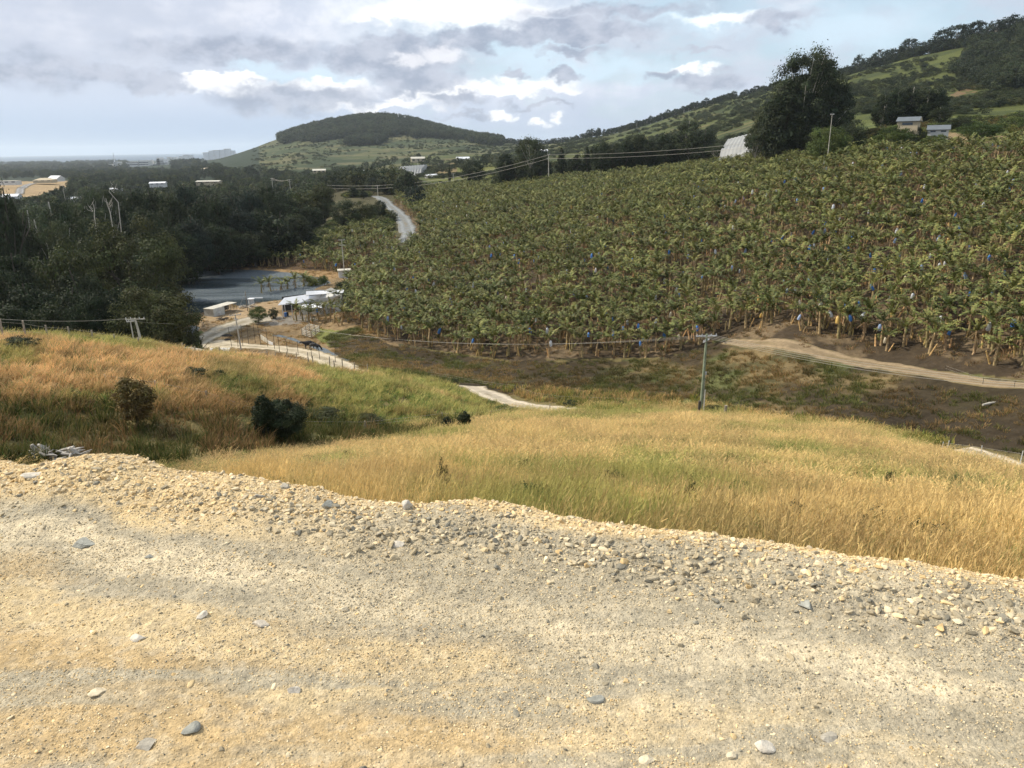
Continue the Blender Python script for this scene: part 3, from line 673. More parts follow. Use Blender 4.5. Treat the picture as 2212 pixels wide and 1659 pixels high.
pebbles('scattered_stones', 420, .010, .024, (-2.2, -.4), STN, 'scattered half-buried stones across the bare pad', sandf, sink=.62)
M_ROCKC = {}
def rock(px, py, w, flat, col, label, sub=3, seed=0):
    if col not in M_ROCKC: M_ROCKC[col] = mat('rock_%d' % len(M_ROCKC), col, .85, noise=[(40, .75, 1.25), (8, .85, 1.15)], bump=(60, .5), bumpd=.01)
    p = up(px, py, PADZ + .03); sc = w / FP * np.linalg.norm(p - (0, 0, CAMZ)) * .5
    V, F = stone_mesh(seed + int(px), 'r', flat, sub); V = V * sc
    mb = MB(); mb.add(V, F); o = mb.build('rock', M_ROCKC[col], label=label, cat='rock', group='larger rocks lying on the gravel pad')
    o.location = (p[0], p[1], float(pad_h(p[0], p[1])) + sc * flat * .12); o.rotation_euler = (0, 0, rng.uniform(-.5, .5))
BG = (.29, .29, .25); GR = (.34, .31, .25); CR = (.62, .53, .37); WH = (.56, .51, .42)
rock(178, 1160, 64, .22, BG, 'flat blue-grey slab lying on the gravel at the left edge, largest flat slab there')
rock(740, 1306, 22, .7, CR, 'rounded cream stone alone in the middle of the pale gravel strip')
rock(1650, 1598, 46, .45, WH, 'whitish oval stone half sunk in ochre dirt towards the bottom right')
rock(1585, 1615, 26, .5, CR, 'small cream stone just left of the whitish oval stone')
rock(1400, 1618, 30, .6, CR, 'yellowish stone at the bottom edge right of centre')
rock(437, 1328, 34, .5, WH, 'pale stone left of the round cream stone in the grey gravel')
rock(298, 1368, 34, .5, WH, 'broad pale stone embedded in dark gravel at the left')
rock(1285, 1494, 42, .4, BG, 'jagged blue-grey stone in the sandy strip below the centre')
rock(410, 1568, 44, .4, BG, 'blue-grey stone at the end of a row of stones bottom left')
rock(312, 1605, 44, .35, GR, 'flat grey stone below the row of stones at the bottom left')
rock(628, 1477, 36, .5, WH, 'light angular stone above the ochre patch left of centre')
rock(565, 1346, 50, .3, (.45, .40, .32), 'flat buff stone lying flush in gravel above the yellow strip')
rock(215, 1493, 36, .3, CR, 'thin cream stone on the yellow strip at the left')
rock(860, 1174, 34, .6, WH, 'white and blue mottled stone beyond the pale strip near the centre')
rock(880, 1107, 34, .8, WH, 'large cream boulder in the rubble band near the centre')
rock(708, 1098, 28, .8, BG, 'blue-grey rock at the left part of the rubble band')
rock(620, 1058, 30, .8, GR, 'grey rock on the slope of the mound above the rubble')
rock(565, 1085, 34, .5, GR, 'grey angular rock at the left end of the rubble band')
rock(1085, 1062, 26, .8, WH, 'white rock on the pad crest near the centre')
rock(75, 1056, 44, .5, WH, 'broad whitish rock on the left below the sandy mound')
rock(1740, 1306, 40, .25, BG, 'flat bluish stone on the right half of the pad')
rock(320, 1192, 20, .5, BG, 'small blue-grey stone right of the flat slab')
rock(1235, 1118, 30, .7, CR, 'cream rock right of centre in the rubble band')
rock(1795, 1573, 40, .35, GR, 'dark thin stone in the ochre dirt at the lower right')
# ------------------------------------------------------------------ vegetation builders
def leafcards(P, size, r, out=None, aspect=1.0):
    """little quads at P, randomly turned"""
    n = len(P); a = r.normal(size=(n, 3))
    if out is not None:
        o = out + r.normal(0, .38, (n, 3)); o /= np.linalg.norm(o, axis=1)[:, None]; a = np.cross(o, a)
    a /= np.linalg.norm(a, axis=1)[:, None]
    b = np.cross(o, a) if out is not None else np.cross(a, r.normal(size=(n, 3))); b /= np.linalg.norm(b, axis=1)[:, None]
    s = (size * r.uniform(.6, 1.3, n))[:, None]
    V = np.stack([P - a * s * aspect - b * s * .15, P - b * s * .6 + a * s * .1, P + a * s * aspect + b * s * .15, P + b * s * .6 - a * s * .1], 1).reshape(-1, 3)
    F = np.arange(4 * n).reshape(n, 4)
    return V, F
def crown(r, kind, nclump, nleaf, leaf):
    """unit-height tree crown; returns vertices, quads, colours and clump centres"""
    cs = []
    tries = 0
    while len(cs) < nclump and tries < 20000:
        tries += 1
        p = r.uniform(-1, 1, 3); q = np.linalg.norm(p)
        if q > 1: continue
        if kind == 'round':
            if q < .55: continue
            c = np.array([p[0] * .5, p[1] * .5, .52 + p[2] * .42]); rad = r.uniform(.09, .15)
        elif kind == 'euc':      # tall gum: open umbrella clumps carried high
            if q < .45: continue
            c = np.array([p[0] * .42, p[1] * .42, .66 + p[2] * .30]); rad = r.uniform(.055, .11)
            if c[2] < .5 and r.random() < .5: continue
        elif kind == 'cone':
            h = (p[2] + 1) / 2; w = .27 * (1 - h) ** .8 + .03
            c = np.array([p[0] * w, p[1] * w, .1 + h * .86]); rad = r.uniform(.04, .085) * (1.2 - .6 * h)
        elif kind == 'tall':     # dense tall forest tree, foliage to near the ground
            h = (p[2] + 1) / 2; w = .34 * (math.sin(math.pi * min(1, .12 + h * .86)) ** .55)
            if math.hypot(p[0], p[1]) < .35: continue
            c = np.array([p[0] * w, p[1] * w, .08 + h * .86]); rad = r.uniform(.06, .115)
        else:                    # shrub
            c = np.array([p[0] * .55, p[1] * .55, .42 + p[2] * .42]); rad = r.uniform(.1, .2)
        cs.append((c, rad))
    Vs, Fs, Cs = [], [], []; n0 = 0; per = max(4, nleaf // len(cs))
    for c, rad in cs:
        d = r.normal(size=(per, 3)); d /= np.linalg.norm(d, axis=1)[:, None]; rr = rad * r.uniform(.3, 1.0, per) ** .6
        P = c + d * rr[:, None] * np.array([1.15, 1.15, .72])
        # sprays reach out of the clump
        k = r.random(per) < .12; P[k] += d[k] * rad * r.uniform(.2, .7, (k.sum(), 1))
        V, F = leafcards(P, leaf, r, d + np.array([0, 0, .35])); Vs.append(V); Fs.append(F + n0); n0 += len(V)
        tone = r.uniform(.65, 1.35); col = np.repeat((r.uniform(.75, 1.25, per) * tone)[:, None], 4, 0) * np.array([[r.uniform(.9, 1.15), 1, r.uniform(.85, 1.05)]])
        Cs.append(col)
    return np.concatenate(Vs), np.concatenate(Fs), np.concatenate(Cs), cs
def limbs(mb, r, cs, kind, trunk_r=.022, mi=0, n=8):
    top = .9 if kind in ('cone', 'tall') else .62
    path = np.array([(0, 0, -.03), (r.normal(0, .01), r.normal(0, .01), .15), (r.normal(0, .02), r.normal(0, .02), .38), (r.normal(0, .03), r.normal(0, .03), top)])
    mb.tube(path, [trunk_r * 1.3, trunk_r, trunk_r * .75, trunk_r * .3], n, mi)
    for i in r.permutation(len(cs))[:min(len(cs), 14)]:
        c = cs[i][0]; h = r.uniform(.2, .45) if kind != 'cone' else c[2]
        s = np.array([np.interp(h, path[:, 2], path[:, 0]), np.interp(h, path[:, 2], path[:, 1]), min(h, c[2] * .8)])
        mid = (s + c) / 2 + np.array([0, 0, -.03]) + r.normal(0, .012, 3)
        mb.tube([s, mid, c], [trunk_r * .5, trunk_r * .33, trunk_r * .12], 5, mi, cap=False)
FOL = {}
def folmat(key, col, trans=.25, rnd=.18):
    if key not in FOL: FOL[key] = mat('foliage_' + key, col, .75, noise=[(.25, .75, 1.25)], attr='vc', trans=trans, rnd=rnd, spec=.25)
    return FOL[key]
folmat('dark', (.030, .043, .020)); folmat('gum', (.050, .066, .032)); folmat('green', (.07, .10, .028)); folmat('olive', (.058, .068, .026)); folmat('bright', (.15, .175, .045)); folmat('blue', (.03, .045, .032)); folmat('brown', (.12, .10, .035))
M_BARK = mat('bark', (.20, .165, .125), .9, noise=[(3, .7, 1.25)]); M_PALEBARK = mat('pale_bark', (.50, .46, .40), .85, noise=[(3, .75, 1.15)]); M_DKBARK = mat('dark_bark', (.085, .07, .055), .9, noise=[(3, .7, 1.25)])
TREES = {}
def tree_mesh(kind, var, nclump, nleaf, leaf, bark):
    k = (kind, var, nleaf, bark.name)
    if k not in TREES:
        r = np.random.default_rng(abs(hash_(k)))
        V, F, C_, cs = crown(r, kind, nclump, nleaf, leaf)
        tb = MB(); limbs(tb, r, cs, kind, .02 if kind != 'shrub' else .03)
        TREES[k] = (V, F, C_, tb.mesh('trunk_mesh', bark), {})
    return TREES[k]
def hash_(k): return sum((i + 1) * ord(c) for i, c in enumerate(str(k)))
SPEC = {'round': (95, 11000, .017), 'euc': (80, 9000, .013), 'cone': (90, 7000, .016), 'tall': (120, 10000, .016), 'shrub': (40, 3200, .032)}
tree_n = [0]
def tree(px, top, d, w, kind, fol, label, group=None, cat='tree', name=None, bark=None, nleaf=None, base=None, leaf=None, split=True):
    """tree whose crown top is seen at (px, top), standing d metres away, crown w picture units wide"""
    g = at(px, d, top + 40)
    zt = zat(px, top, d); h = max(1.0, zt - g[2]) if base is None else base
    sp = SPEC[kind]; nl = nleaf or sp[1]; var = tree_n[0] % 3; tree_n[0] += 1
    bark = bark or M_DKBARK
    V, F, C_, tm, cm = tree_mesh(kind, var, sp[0], nl, leaf or sp[2], bark)
    if fol not in cm:
        m_ = MB(); m_.add(V, F, 0, C_); cm[fol] = m_.mesh('crown_mesh', FOL[fol])
    wid = w / FP * d * 1.0
    base_w = {'round': 1.18, 'euc': .98, 'cone': .62, 'tall': .82, 'shrub': 1.35}[kind]
    o = empty(name or {'shrub': 'bush'}.get(kind, 'tree'), g, rng.uniform(0, 6.28), label, cat, group)
    sx = wid / base_w
    for nm, me in (('trunk', tm), ('crown', cm[fol])):
        c = bpy.data.objects.new(nm, me); COL.objects.link(c); c.parent = o
        c.scale = (sx if nm == 'crown' else (sx + h) / 2, sx if nm == 'crown' else (sx + h) / 2, h)
    # keep limbs inside a differently proportioned crown
    o.children[0].scale = (sx, sx, h)
    return o

# banana plants ------------------------------------------------------------
def banana_leaf(r, mb, base, yaw, elev, length, width, mi, droop, tone, dead=False):
    """an arching leaf whose blade is torn into strips along the midrib"""
    n = 8; P = [np.array(base, float)]; e = elev; seg = length / n
    dirh = np.array([math.cos(yaw), math.sin(yaw), 0])
    for i in range(n):
        P.append(P[-1] + seg * (dirh * math.cos(e) + np.array([0, 0, math.sin(e)]))); e -= droop * (.4 + 1.1 * i / n) / n * 2
    P = np.array(P); side = np.array([-math.sin(yaw), math.cos(yaw), 0])
    mb.tube(P[:3], [.035, .028, .02], 4, mi, (tone * 1.2, tone * 1.15, tone), cap=False)
    V, F, C_ = [], [], []
    for i in range(1, n):
        wq = width * math.sin(math.pi * (i + .3) / (n + .6)) ** .6
        for s in (-1, 1):
            for h in range(2):
                t0 = i + h * .5; t1 = t0 + .5 * r.uniform(.78, 1.0)
                a = P[int(t0)] + (P[min(n, int(t0) + 1)] - P[int(t0)]) * (t0 % 1); tt = min(t1, n - .001); b = P[int(tt)] + (P[int(tt) + 1] - P[int(tt)]) * (tt % 1)
                dz = r.uniform(-1.05, .1) if not dead else r.uniform(-1.3, -.6)
                off = (side * s * math.cos(dz) + np.array([0, 0, math.sin(dz)])) * wq * r.uniform(.75, 1.1) + (b - a) * r.uniform(-.2, .7)
                k = len(V); V += [a, b, b + off * .9, a + off]
                F.append((k, k + 1, k + 2, k + 3)); q = tone * r.uniform(.75, 1.3); y = r.uniform(.85, 1.25)
                C_ += [(q * y, q, q * .9)] * 4
    mb.add(V, F, mi, np.array(C_))
M_BLEAF = mat('banana_leaf', (.120, .136, .043), .6, noise=[(.06, .8, 1.2)], attr='vc', trans=.16, rnd=.28, spec=.25)
M_BSTEM = mat('banana_stem', (.36, .27, .135), .8, noise=[(3, .5, 1.4)], attr='vc', rnd=.25)
M_BDEAD = mat('banana_dead_leaf', (.19, .14, .08), .9, noise=[(1, .7, 1.25)], attr='vc', rnd=.25)
M_BUNCH = mat('green_bananas', (.12, .20, .04), .6)
M_BAG = {k: mat('bag_' + k, c, .35, noise=[(6, .8, 1.1)], spec=.5, trans=.3) for k, c in {'blue': (.10, .30, .72), 'white': (.80, .83, .86), 'pale': (.45, .58, .80), 'yellow': (.75, .52, .16), 'cream': (.78, .70, .52)}.items()}
def banana_parts(seed):
    r = np.random.default_rng(seed); H = r.uniform(2.0, 2.9); lx, ly = r.normal(0, .16, 2)
    st = MB(); lf = MB(); dd = MB()
    st.tube([(0, 0, -.25), (lx * .3, ly * .3, H * .35), (lx * .7, ly * .7, H * .7), (lx, ly, H)], [.17, .15, .12, .08], 8, 0, (1, 1, 1))
    for i in range(r.integers(1, 3)):     # sucker and cut stumps beside the stem
        a = r.uniform(0, 6.28); q = r.uniform(.25, .6); hh = r.uniform(.4, 1.3); ln = r.normal(0, .25, 2)
        st.tube([(q * math.cos(a), q * math.sin(a), -.2), (q * math.cos(a) + ln[0], q * math.sin(a) + ln[1], hh)], [.11, .07], 7, 0, (1.5, 1.35, 1.1) if r.random() < .5 else (.9, .9, .9))
    n = r.integers(8, 11)
    for i in range(n):
        yaw = i * 2.4 + r.uniform(-.4, .4); el = r.uniform(.75, 1.5) if i < n - 2 else r.uniform(.3, .7)
        banana_leaf(r, lf, (lx, ly, H - .1), yaw, el, r.uniform(1.7, 2.4), r.uniform(.24, .34), 0, r.uniform(.35, 1.15), r.uniform(.5, 1.5))
    if seed % 2:
        a = r.uniform(0, 6.28); 
        for i in range(3): banana_leaf(r, lf, (.45 * math.cos(a), .45 * math.sin(a), .6), a + i * 2.1, 1.1, r.uniform(.7, 1.1), .16, 0, .6, 1.25)
    for i in range(r.integers(4, 8)):
        banana_leaf(r, dd, (lx, ly, H - .15), r.uniform(0, 6.28), r.uniform(-1.2, -.5), r.uniform(1.0, 1.7), .15, 0, .35, r.uniform(.7, 1.3), True)
    return st, lf, dd, (lx, ly, H)
BP = [banana_parts(100 + s) for s in range(9)]
BM = [(a.mesh('stem_mesh', M_BSTEM), b.mesh('leaves_mesh', M_BLEAF), c.mesh('dead_leaves_mesh', M_BDEAD)) for a, b, c, _ in BP]
def join_mb(parts):
    m_ = MB()
    for k, p in enumerate(parts):
        off = m_.n
        for v, c in zip(p.v, p.c): m_.v.append(v); m_.c.append(c); m_.n += len(v)
        for f, s in zip(p.f, p.sm): m_.f.append(f + off); m_.m.append(np.full(len(f), k)); m_.sm.append(s)
    return m_
def bag_mb(seed):
    r = np.random.default_rng(seed); b = MB(); ln = r.normal(0, .12, 2)
    zz = np.array([0, -.12, -.35, -.62, -.8]); rr = [.04, .15, .19, .2, .17]
    b.tube([(ln[0] * t * -1, ln[1] * t * -1, t) for t in zz], rr, 9, 0, cap=True)
    for v in b.v: v += r.normal(0, .012, v.shape)
    return b
BAGM = {k: [] for k in M_BAG}
for k in M_BAG:
    for s in range(2): BAGM[k].append(bag_mb(s).mesh('bunch_cover_mesh', M_BAG[k]))
BSRC = []
for a, b, c, top in BP: BSRC.append(join_mb((a, b, c)).mesh('banana_all', [M_BSTEM, M_BLEAF, M_BDEAD]))
for i, key in enumerate(('blue', 'white', 'cream', 'blue', 'white', 'yellow', 'pale')):   # plants whose bunch is covered
    a, b, c, top = BP[i]; bg = bag_mb(i); rr = np.random.default_rng(i); aa = rr.uniform(0, 6.28)
    for v in bg.v: v += np.array([top[0] + .62 * math.cos(aa), top[1] + .62 * math.sin(aa), top[2] - .15])
    BSRC.append(join_mb((a, b, c, bg)).mesh('banana_bag', [M_BSTEM, M_BLEAF, M_BDEAD, M_BAG[key]]))
NB = len(BP)

road_pts = np.array([(x, y) for r_ in (r5, r6, r1) for x, y in zip(r_[1], r_[2])])
def roaddist(x, y, pts):
    o = np.full(len(x), 1e9)
    for i in range(0, len(x), 4000): o[i:i + 4000] = np.hypot(x[i:i + 4000, None] - pts[None, :, 0], y[i:i + 4000, None] - pts[None, :, 1]).min(1)
    return o
def banana_points(poly, sp, dmin, dmax, seed):
    r = np.random.default_rng(seed)
    gx, gy = np.meshgrid(np.arange(-170, 330, sp), np.arange(60, 560, sp * .92)); gx = gx + (np.arange(gx.shape[0])[:, None] % 2) * sp / 2
    x = gx.ravel() + r.uniform(-.32, .32, gx.size) * sp; y = gy.ravel() + r.uniform(-.32, .32, gx.size) * sp
    d = np.hypot(x, y); k = (d > dmin) & (d < dmax) & (np.abs(np.arctan2(x, y)) < .72); x, y = x[k], y[k]
    z = ground(x, y); px, py = proj(x, y, z); k = inpoly(px, py, poly) & (roaddist(x, y, road_pts) > 4.2)
    # thin patches where soil shows
    k &= ~((fbm(x, y, 9, 3, 301) > .64) & (r.random(len(x)) < .75)) & (r.random(len(x)) < .94)
    return x[k], y[k], z[k], px[k], py[k]
bx, by, bz, bpx, bpy_ = banana_points([p for p in BAN], 2.45, 86, 560, 1)
cx, cy, cz, cpx, cpy = banana_points([(385,578),(385,560),(480,548),(600,548),(700,560),(680,530),(760,500),(800,492),(862,520),(858,560),(780,592),(720,590),(690,582),(640,580),(560,576)], 2.8, 190, 350, 2)
bx = np.r_[bx, cx]; by = np.r_[by, cy]; bz = np.r_[bz, cz]; bpx = np.r_[bpx, cpx]; bpy_ = np.r_[bpy_, cpy]
bd = np.hypot(bx, by)
vis = (bpx > -5) & (bpx < 2217)
order = np.argsort(np.where(vis, bd, 1e9))
NIND = 276
ind = order[:NIND]; rest = np.setdiff1d(np.arange(len(bx)), ind)
# the many further plants are one mass
r_ = np.random.default_rng(5); n = len(rest)
idx = np.where((r_.random(n) < .17) , NB + r_.integers(0, 7, n), r_.integers(0, NB, n))
scatter('banana_plantation', BSRC, np.stack([bx[rest], by[rest], bz[rest]], -1), np.stack([r_.normal(0, .05, n), r_.normal(0, .05, n), r_.uniform(0, 6.28, n)], -1),
        r_.uniform(.8, 1.4, n), idx, np.ones((n, 3)), 'dense banana plantation covering the slope across the valley', 'banana plantation')
BGR = {'none': 'unbagged banana plant', 'blue': 'banana plant with blue bag', 'white': 'banana plant with white bag', 'pale': 'banana plant with pale blue bag', 'yellow': 'banana plant with yellow bag', 'cream': 'banana plant with cream bag'}
def banana_plant(x, y, z, var, sc, bag, where):
    o = empty('banana_plant', (x, y, z), rng.uniform(0, 6.28), BGR[bag] + ' ' + where, 'banana plant', (BGR[bag] + 's ' + where).replace('banana plants ', 'banana plants ').replace('bags ', 'bags '))
    o.scale = (sc,) * 3
    for nm, me in zip(('stem', 'leaves', 'dead_leaves'), BM[var]):
        c = bpy.data.objects.new(nm, me); COL.objects.link(c); c.parent = o
    if bag != 'none':
        t = BP[var][3]; a = rng.uniform(0, 6.28); c = bpy.data.objects.new('bunch_cover', BAGM[bag][int(rng.integers(0, 2))]); COL.objects.link(c); c.parent = o
        # bags hang clear of the crown, usually on the open downhill side
        a = math.atan2(-y, -x) - o.rotation_euler.z + rng.uniform(-.9, .9)
        c.location = (t[0] + .5 * math.cos(a), t[1] + .5 * math.sin(a), t[2] - .3); c.rotation_euler = (rng.normal(0, .2), rng.normal(0, .2), 0)
    return o
for i in ind:
    q = rng.random(); bag = 'none' if q < .68 else 'blue' if q < .80 else 'white' if q < .88 else 'pale' if q < .92 else 'cream' if q < .97 else 'yellow'
    pp = bpx[i]; rowd = bd[i] - np.min(bd[np.abs(bpx - pp) < 14])
    row = 'in the front row' if rowd < 3 else 'in the second row' if rowd < 6.5 else 'behind the front rows'
    where = row + (' above the brown flats' if pp < 1440 else ' beside the tall power pole' if pp < 1600 else " at the tan track's start" if pp < 1800 else " above the tan track's middle" if pp < 2020 else " above the tan track's right end")
    banana_plant(bx[i], by[i], bz[i] , int(rng.integers(0, NB)), rng.uniform(.9, 1.3), bag, where)
for k, (px, py) in enumerate([(566, 645), (588, 642), (607, 638), (622, 636), (640, 633), (655, 630)]):
    p = hit(px, py); banana_plant(*p, k % NB, 1.45, 'none', 'in the row between the dam and the shed')
for k, (px, py) in enumerate([(641, 693), (655, 694), (668, 695), (688, 693), (706, 696), (722, 699), (676, 700), (738, 704), (714, 690)]):
    p = hit(px, py); banana_plant(*p, (k * 2) % NB, 1.15, 'blue' if k == 3 else 'none', 'in front of the big white shed')

# ------------------------------------------------------------------ trees
T = tree; G1 = 'dark trees of the wood left of the dam'
L1 = 'dark tree in the dense wood left of the dam'
T(330, 611, 118, 172, 'round', 'olive', 'big round olive-green tree at the edge of the wood, behind the leaning pole', nleaf=26000, leaf=.014)
T(200, 622, 122, 118, 'round', 'dark', 'round dull green tree left of the big round olive tree', nleaf=20000, leaf=.014)
T(268, 460, 172, 205, 'round', 'olive', 'huge brownish-green spreading tree in the middle of the left wood', nleaf=30000, leaf=.012)
T(128, 512, 158, 150, 'round', 'olive', 'broad olive tree just below the small tan paddock gap')
for px, top, d, w in [(20,520,150,110),(60,590,135,120),(110,640,128,110),(10,640,124,120),(165,560,150,110),(215,520,185,110),(250,600,140,90),(325,560,190,100),(30,455,200,90),(-30,560,140,130),(150,600,140,100),(70,545,165,90),(345,600,150,70)]:
    T(px, top, d, w, 'tall', 'dark', L1, G1)
L2 = 'gum tree in the band of grey-green gums left of the dam'; G2 = 'grey-green gums left of the dam'
for px, top, d, w in [(60,432,240,80),(112,412,235,90),(160,426,245,85),(88,452,215,80),(150,458,215,80),(190,402,275,80),(236,402,285,80),(30,448,260,80),(205,440,235,80),(0,470,230,90),(120,470,200,80)]:
    T(px, top, d, w, 'euc' if rng.random() < .4 else 'tall', 'gum', L2, G2, bark=M_PALEBARK)
L3 = 'tall black-green tree in the forest wall behind the dam'; G3 = 'forest wall behind the dam'
for px, top, d, w in [(286,391,262,78),(330,385,268,88),(368,402,262,80),(402,378,285,80),(452,402,272,80),(470,412,266,80),(430,418,256,80),(502,400,288,78),(540,396,293,74),(576,386,302,60),(520,432,262,76),(560,442,268,72),(610,410,305,66),(602,470,268,70),(640,455,272,74),(585,412,290,66),(655,475,276,50),(315,430,240,90),(360,450,235,90),(410,450,240,90),(462,470,246,80),(498,480,250,80),(548,490,256,80),(395,490,232,90),(625,495,270,60)]:
    T(px, top, d, w, 'tall' if rng.random() < .75 else 'round', 'dark' if rng.random() < .7 else 'blue', L3, G3)
T(697, 386, 335, 62, 'tall', 'olive', 'sunlit rounded tree above the green slope, left of the road bend')
T(672, 440, 300, 60, 'round', 'dark', 'dark round tree standing below the sunlit rounded tree')
T(764, 402, 425, 36, 'cone', 'dark', 'small dark pointed tree left of the road top')
T(787, 408, 415, 26, 'cone', 'dark', 'narrow dark pointed tree beside the road top')
T(745, 425, 300, 70, 'round', 'gum', 'broad grey-green tree on the slope left of the road')
T(785, 432, 305, 60, 'round', 'olive', 'olive tree between the broad grey-green tree and the road')
T(821, 430, 322, 34, 'round', 'dark', 'small dense dark tree touching the road edge')
T(845, 380, 455, 64, 'round', 'dark', 'large dark round tree at the top of the road')
T(805, 384, 500, 40, 'tall', 'gum', 'gum behind the road junction', bark=M_PALEBARK)
T(1022, 343, 485, 56, 'round', 'dark', 'dense dark round tree left of the power pole line on the crest')
T(972, 350, 500, 9, 'cone', 'dark', 'thin pencil-shaped conifer near the tan field')
T(1092, 321, 400, 48, 'tall', 'dark', 'dark tree right of the dense round tree on the crest')
T(1146, 291, 398, 78, 'round', 'gum', 'tall domed gum left of the crest power pole', bark=M_PALEBARK)
T(1213, 316, 400, 34, 'cone', 'dark', 'pointed dark tree right of the crest power pole')
T(1245, 328, 398, 36, 'cone', 'dark', 'lower pointed dark tree, second right of the crest power pole')
T(1268, 312, 400, 26, 'cone', 'dark', 'slender pointed tree, third right of the crest power pole')
T(1300, 299, 395, 56, 'round', 'dark', 'dark bushy tree left of the tallest crest grove')
T(1336, 300, 400, 40, 'tall', 'dark', 'narrow dark tree inside the crest grove')
T(1372, 273, 396, 68, 'tall', 'gum', 'tall shaggy tree in the middle of the crest grove')
T(1440, 278, 390, 70, 'tall', 'dark', 'dark tree at the left of the widest crest clump')
T(1489, 250, 388, 78, 'tall', 'gum', 'highest gum of the widest crest clump, left of the white netting', bark=M_PALEBARK)
T(1522, 268, 380, 62, 'tall', 'dark', 'dark tree at the right end of the crest clump')
T(1544, 308, 372, 42, 'euc', 'gum', 'small open gum in front of the white netting', bark=M_PALEBARK)
T(1115, 340, 410, 46, 'round', 'dark', 'low dark tree below the tall domed gum', )
T(1405, 318, 398, 44, 'round', 'dark', 'low dark tree filling the gap in the crest grove')
T(1748, 97, 300, 138, 'euc', 'gum', 'giant open-crowned gum tree rising above the ridge', bark=M_PALEBARK, nleaf=20000, leaf=.011)
T(1702, 150, 296, 100, 'tall', 'dark', 'dark tall tree at the left foot of the giant gum', nleaf=14000)
T(1745, 190, 298, 110, 'tall', 'dark', 'dense dark tree below the crown of the giant gum', nleaf=14000)
T(1806, 165, 304, 92, 'tall', 'gum', 'tall gum leaning at the right of the giant gum', bark=M_PALEBARK, nleaf=14000)
T(1648, 218, 318, 66, 'tall', 'gum', 'pale sparse gum behind the white netting', bark=M_PALEBARK)
T(1632, 285, 300, 54, 'euc', 'gum', 'small open gum leaning over the netting edge', bark=M_PALEBARK)
T(1680, 262, 300, 60, 'round', 'dark', 'low dark tree left of the crest power pole on the right')
for px, top, w, lb in [(1168, 322, 44, 'low dark tree just left of the crest power pole'), (1322, 312, 46, 'dark tree between the bushy tree and the crest grove'), (1354, 296, 46, 'dark tree at the left shoulder of the tallest crest tree'), (1398, 292, 50, 'dark tree at the right shoulder of the shaggy crest tree'), (1466, 272, 56, 'dark tree inside the widest crest clump'), (1505, 290, 56, 'lower dark tree right in front of the widest crest clump')]:
    T(px, top, 392, w, 'tall', 'dark', lb)
L4 = 'dark tree in the square grove behind the farmhouse'; G4 = 'square dark grove behind the farmhouse'
for px, top, w in [(1908, 196, 48), (1938, 184, 56), (1968, 178, 56), (2000, 184, 54), (2026, 186, 44), (1920, 225, 60), (1985, 222, 60), (2030, 226, 44)]:
    T(px, top, 335 + rng.uniform(-8, 8), w, 'tall', 'dark', L4, G4, bark=M_PALEBARK)
T(1790, 263, 250, 88, 'round', 'green', 'bright green domed tree behind the right-hand crest pole', nleaf=16000, leaf=.015)
T(1842, 256, 275, 64, 'round', 'dark', 'dark round tree right of the bright green dome')
T(1928, 268, 248, 72, 'round', 'green', 'green bushy tree left of the farmhouse gable', nleaf=14000)
T(1892, 275, 300, 50, 'round', 'brown', 'brownish thin tree between the dark round tree and farmhouse')
T(2018, 281, 246, 46, 'shrub', 'green', 'rounded green garden bush in front of the lower roof')
T(1975, 272, 262, 44, 'round', 'dark', 'dark bush right below the farmhouse gable')
T(2068, 250, 292, 52, 'round', 'dark', 'dark round tree right of the farmhouse')
T(2116, 262, 254, 78, 'round', 'green', 'dense green round tree between the two bare dirt patches')
T(2183, 266, 300, 40, 'round', 'dark', 'small dark tree at the far end of the dirt patch')
T(2205, 280, 260, 44, 'round', 'green', 'green tree cut by the right edge of the photo')
T(2100, 306, 236, 52, 'shrub', 'bright', 'yellow-green bush between the bare dirt patches', cat='bush')
T(2172, 304, 238, 70, 'shrub', 'green', 'wide green bush right of the yellow-green bush', cat='bush')
T(1844, 308, 246, 40, 'shrub', 'bright', 'yellowish bush at the plantation top left of centre', cat='bush')
T(1900, 300, 250, 44, 'shrub', 'green', 'low green hedge bush beside the yellowish bush', cat='bush')
T(1960, 308, 240, 60, 'shrub', 'olive', 'olive bush above the plantation below the farmhouse', cat='bush')
T(559, 660, 168, 46, 'round', 'green', 'small umbrella-shaped tree on the yard beside the gravel road', bark=M_BARK)
T(593, 658, 172, 24, 'shrub', 'dark', 'dark bush at the carport corner of the white shed', cat='bush')
T(742, 606, 188, 54, 'round', 'dark', 'dark tree behind the right end of the white shed')
T(425, 700, 135, 22, 'shrub', 'gum', 'small grey bush on the pool bank', cat='bush')
T(412, 728, 125, 60, 'shrub', 'green', 'spreading green shrub between the pool and the grassy slope', cat='bush')
T(673, 590, 215, 50, 'shrub', 'bright', 'bright green shrub on the dam bank left of the small white hut', cat='bush')
T(702, 592, 212, 30, 'shrub', 'green', 'green shrub beside the small white hut', cat='bush')
T(-16, 333, 190, 66, 'tall', 'gum', 'sparse gum crown poking in at the left edge over the plain')
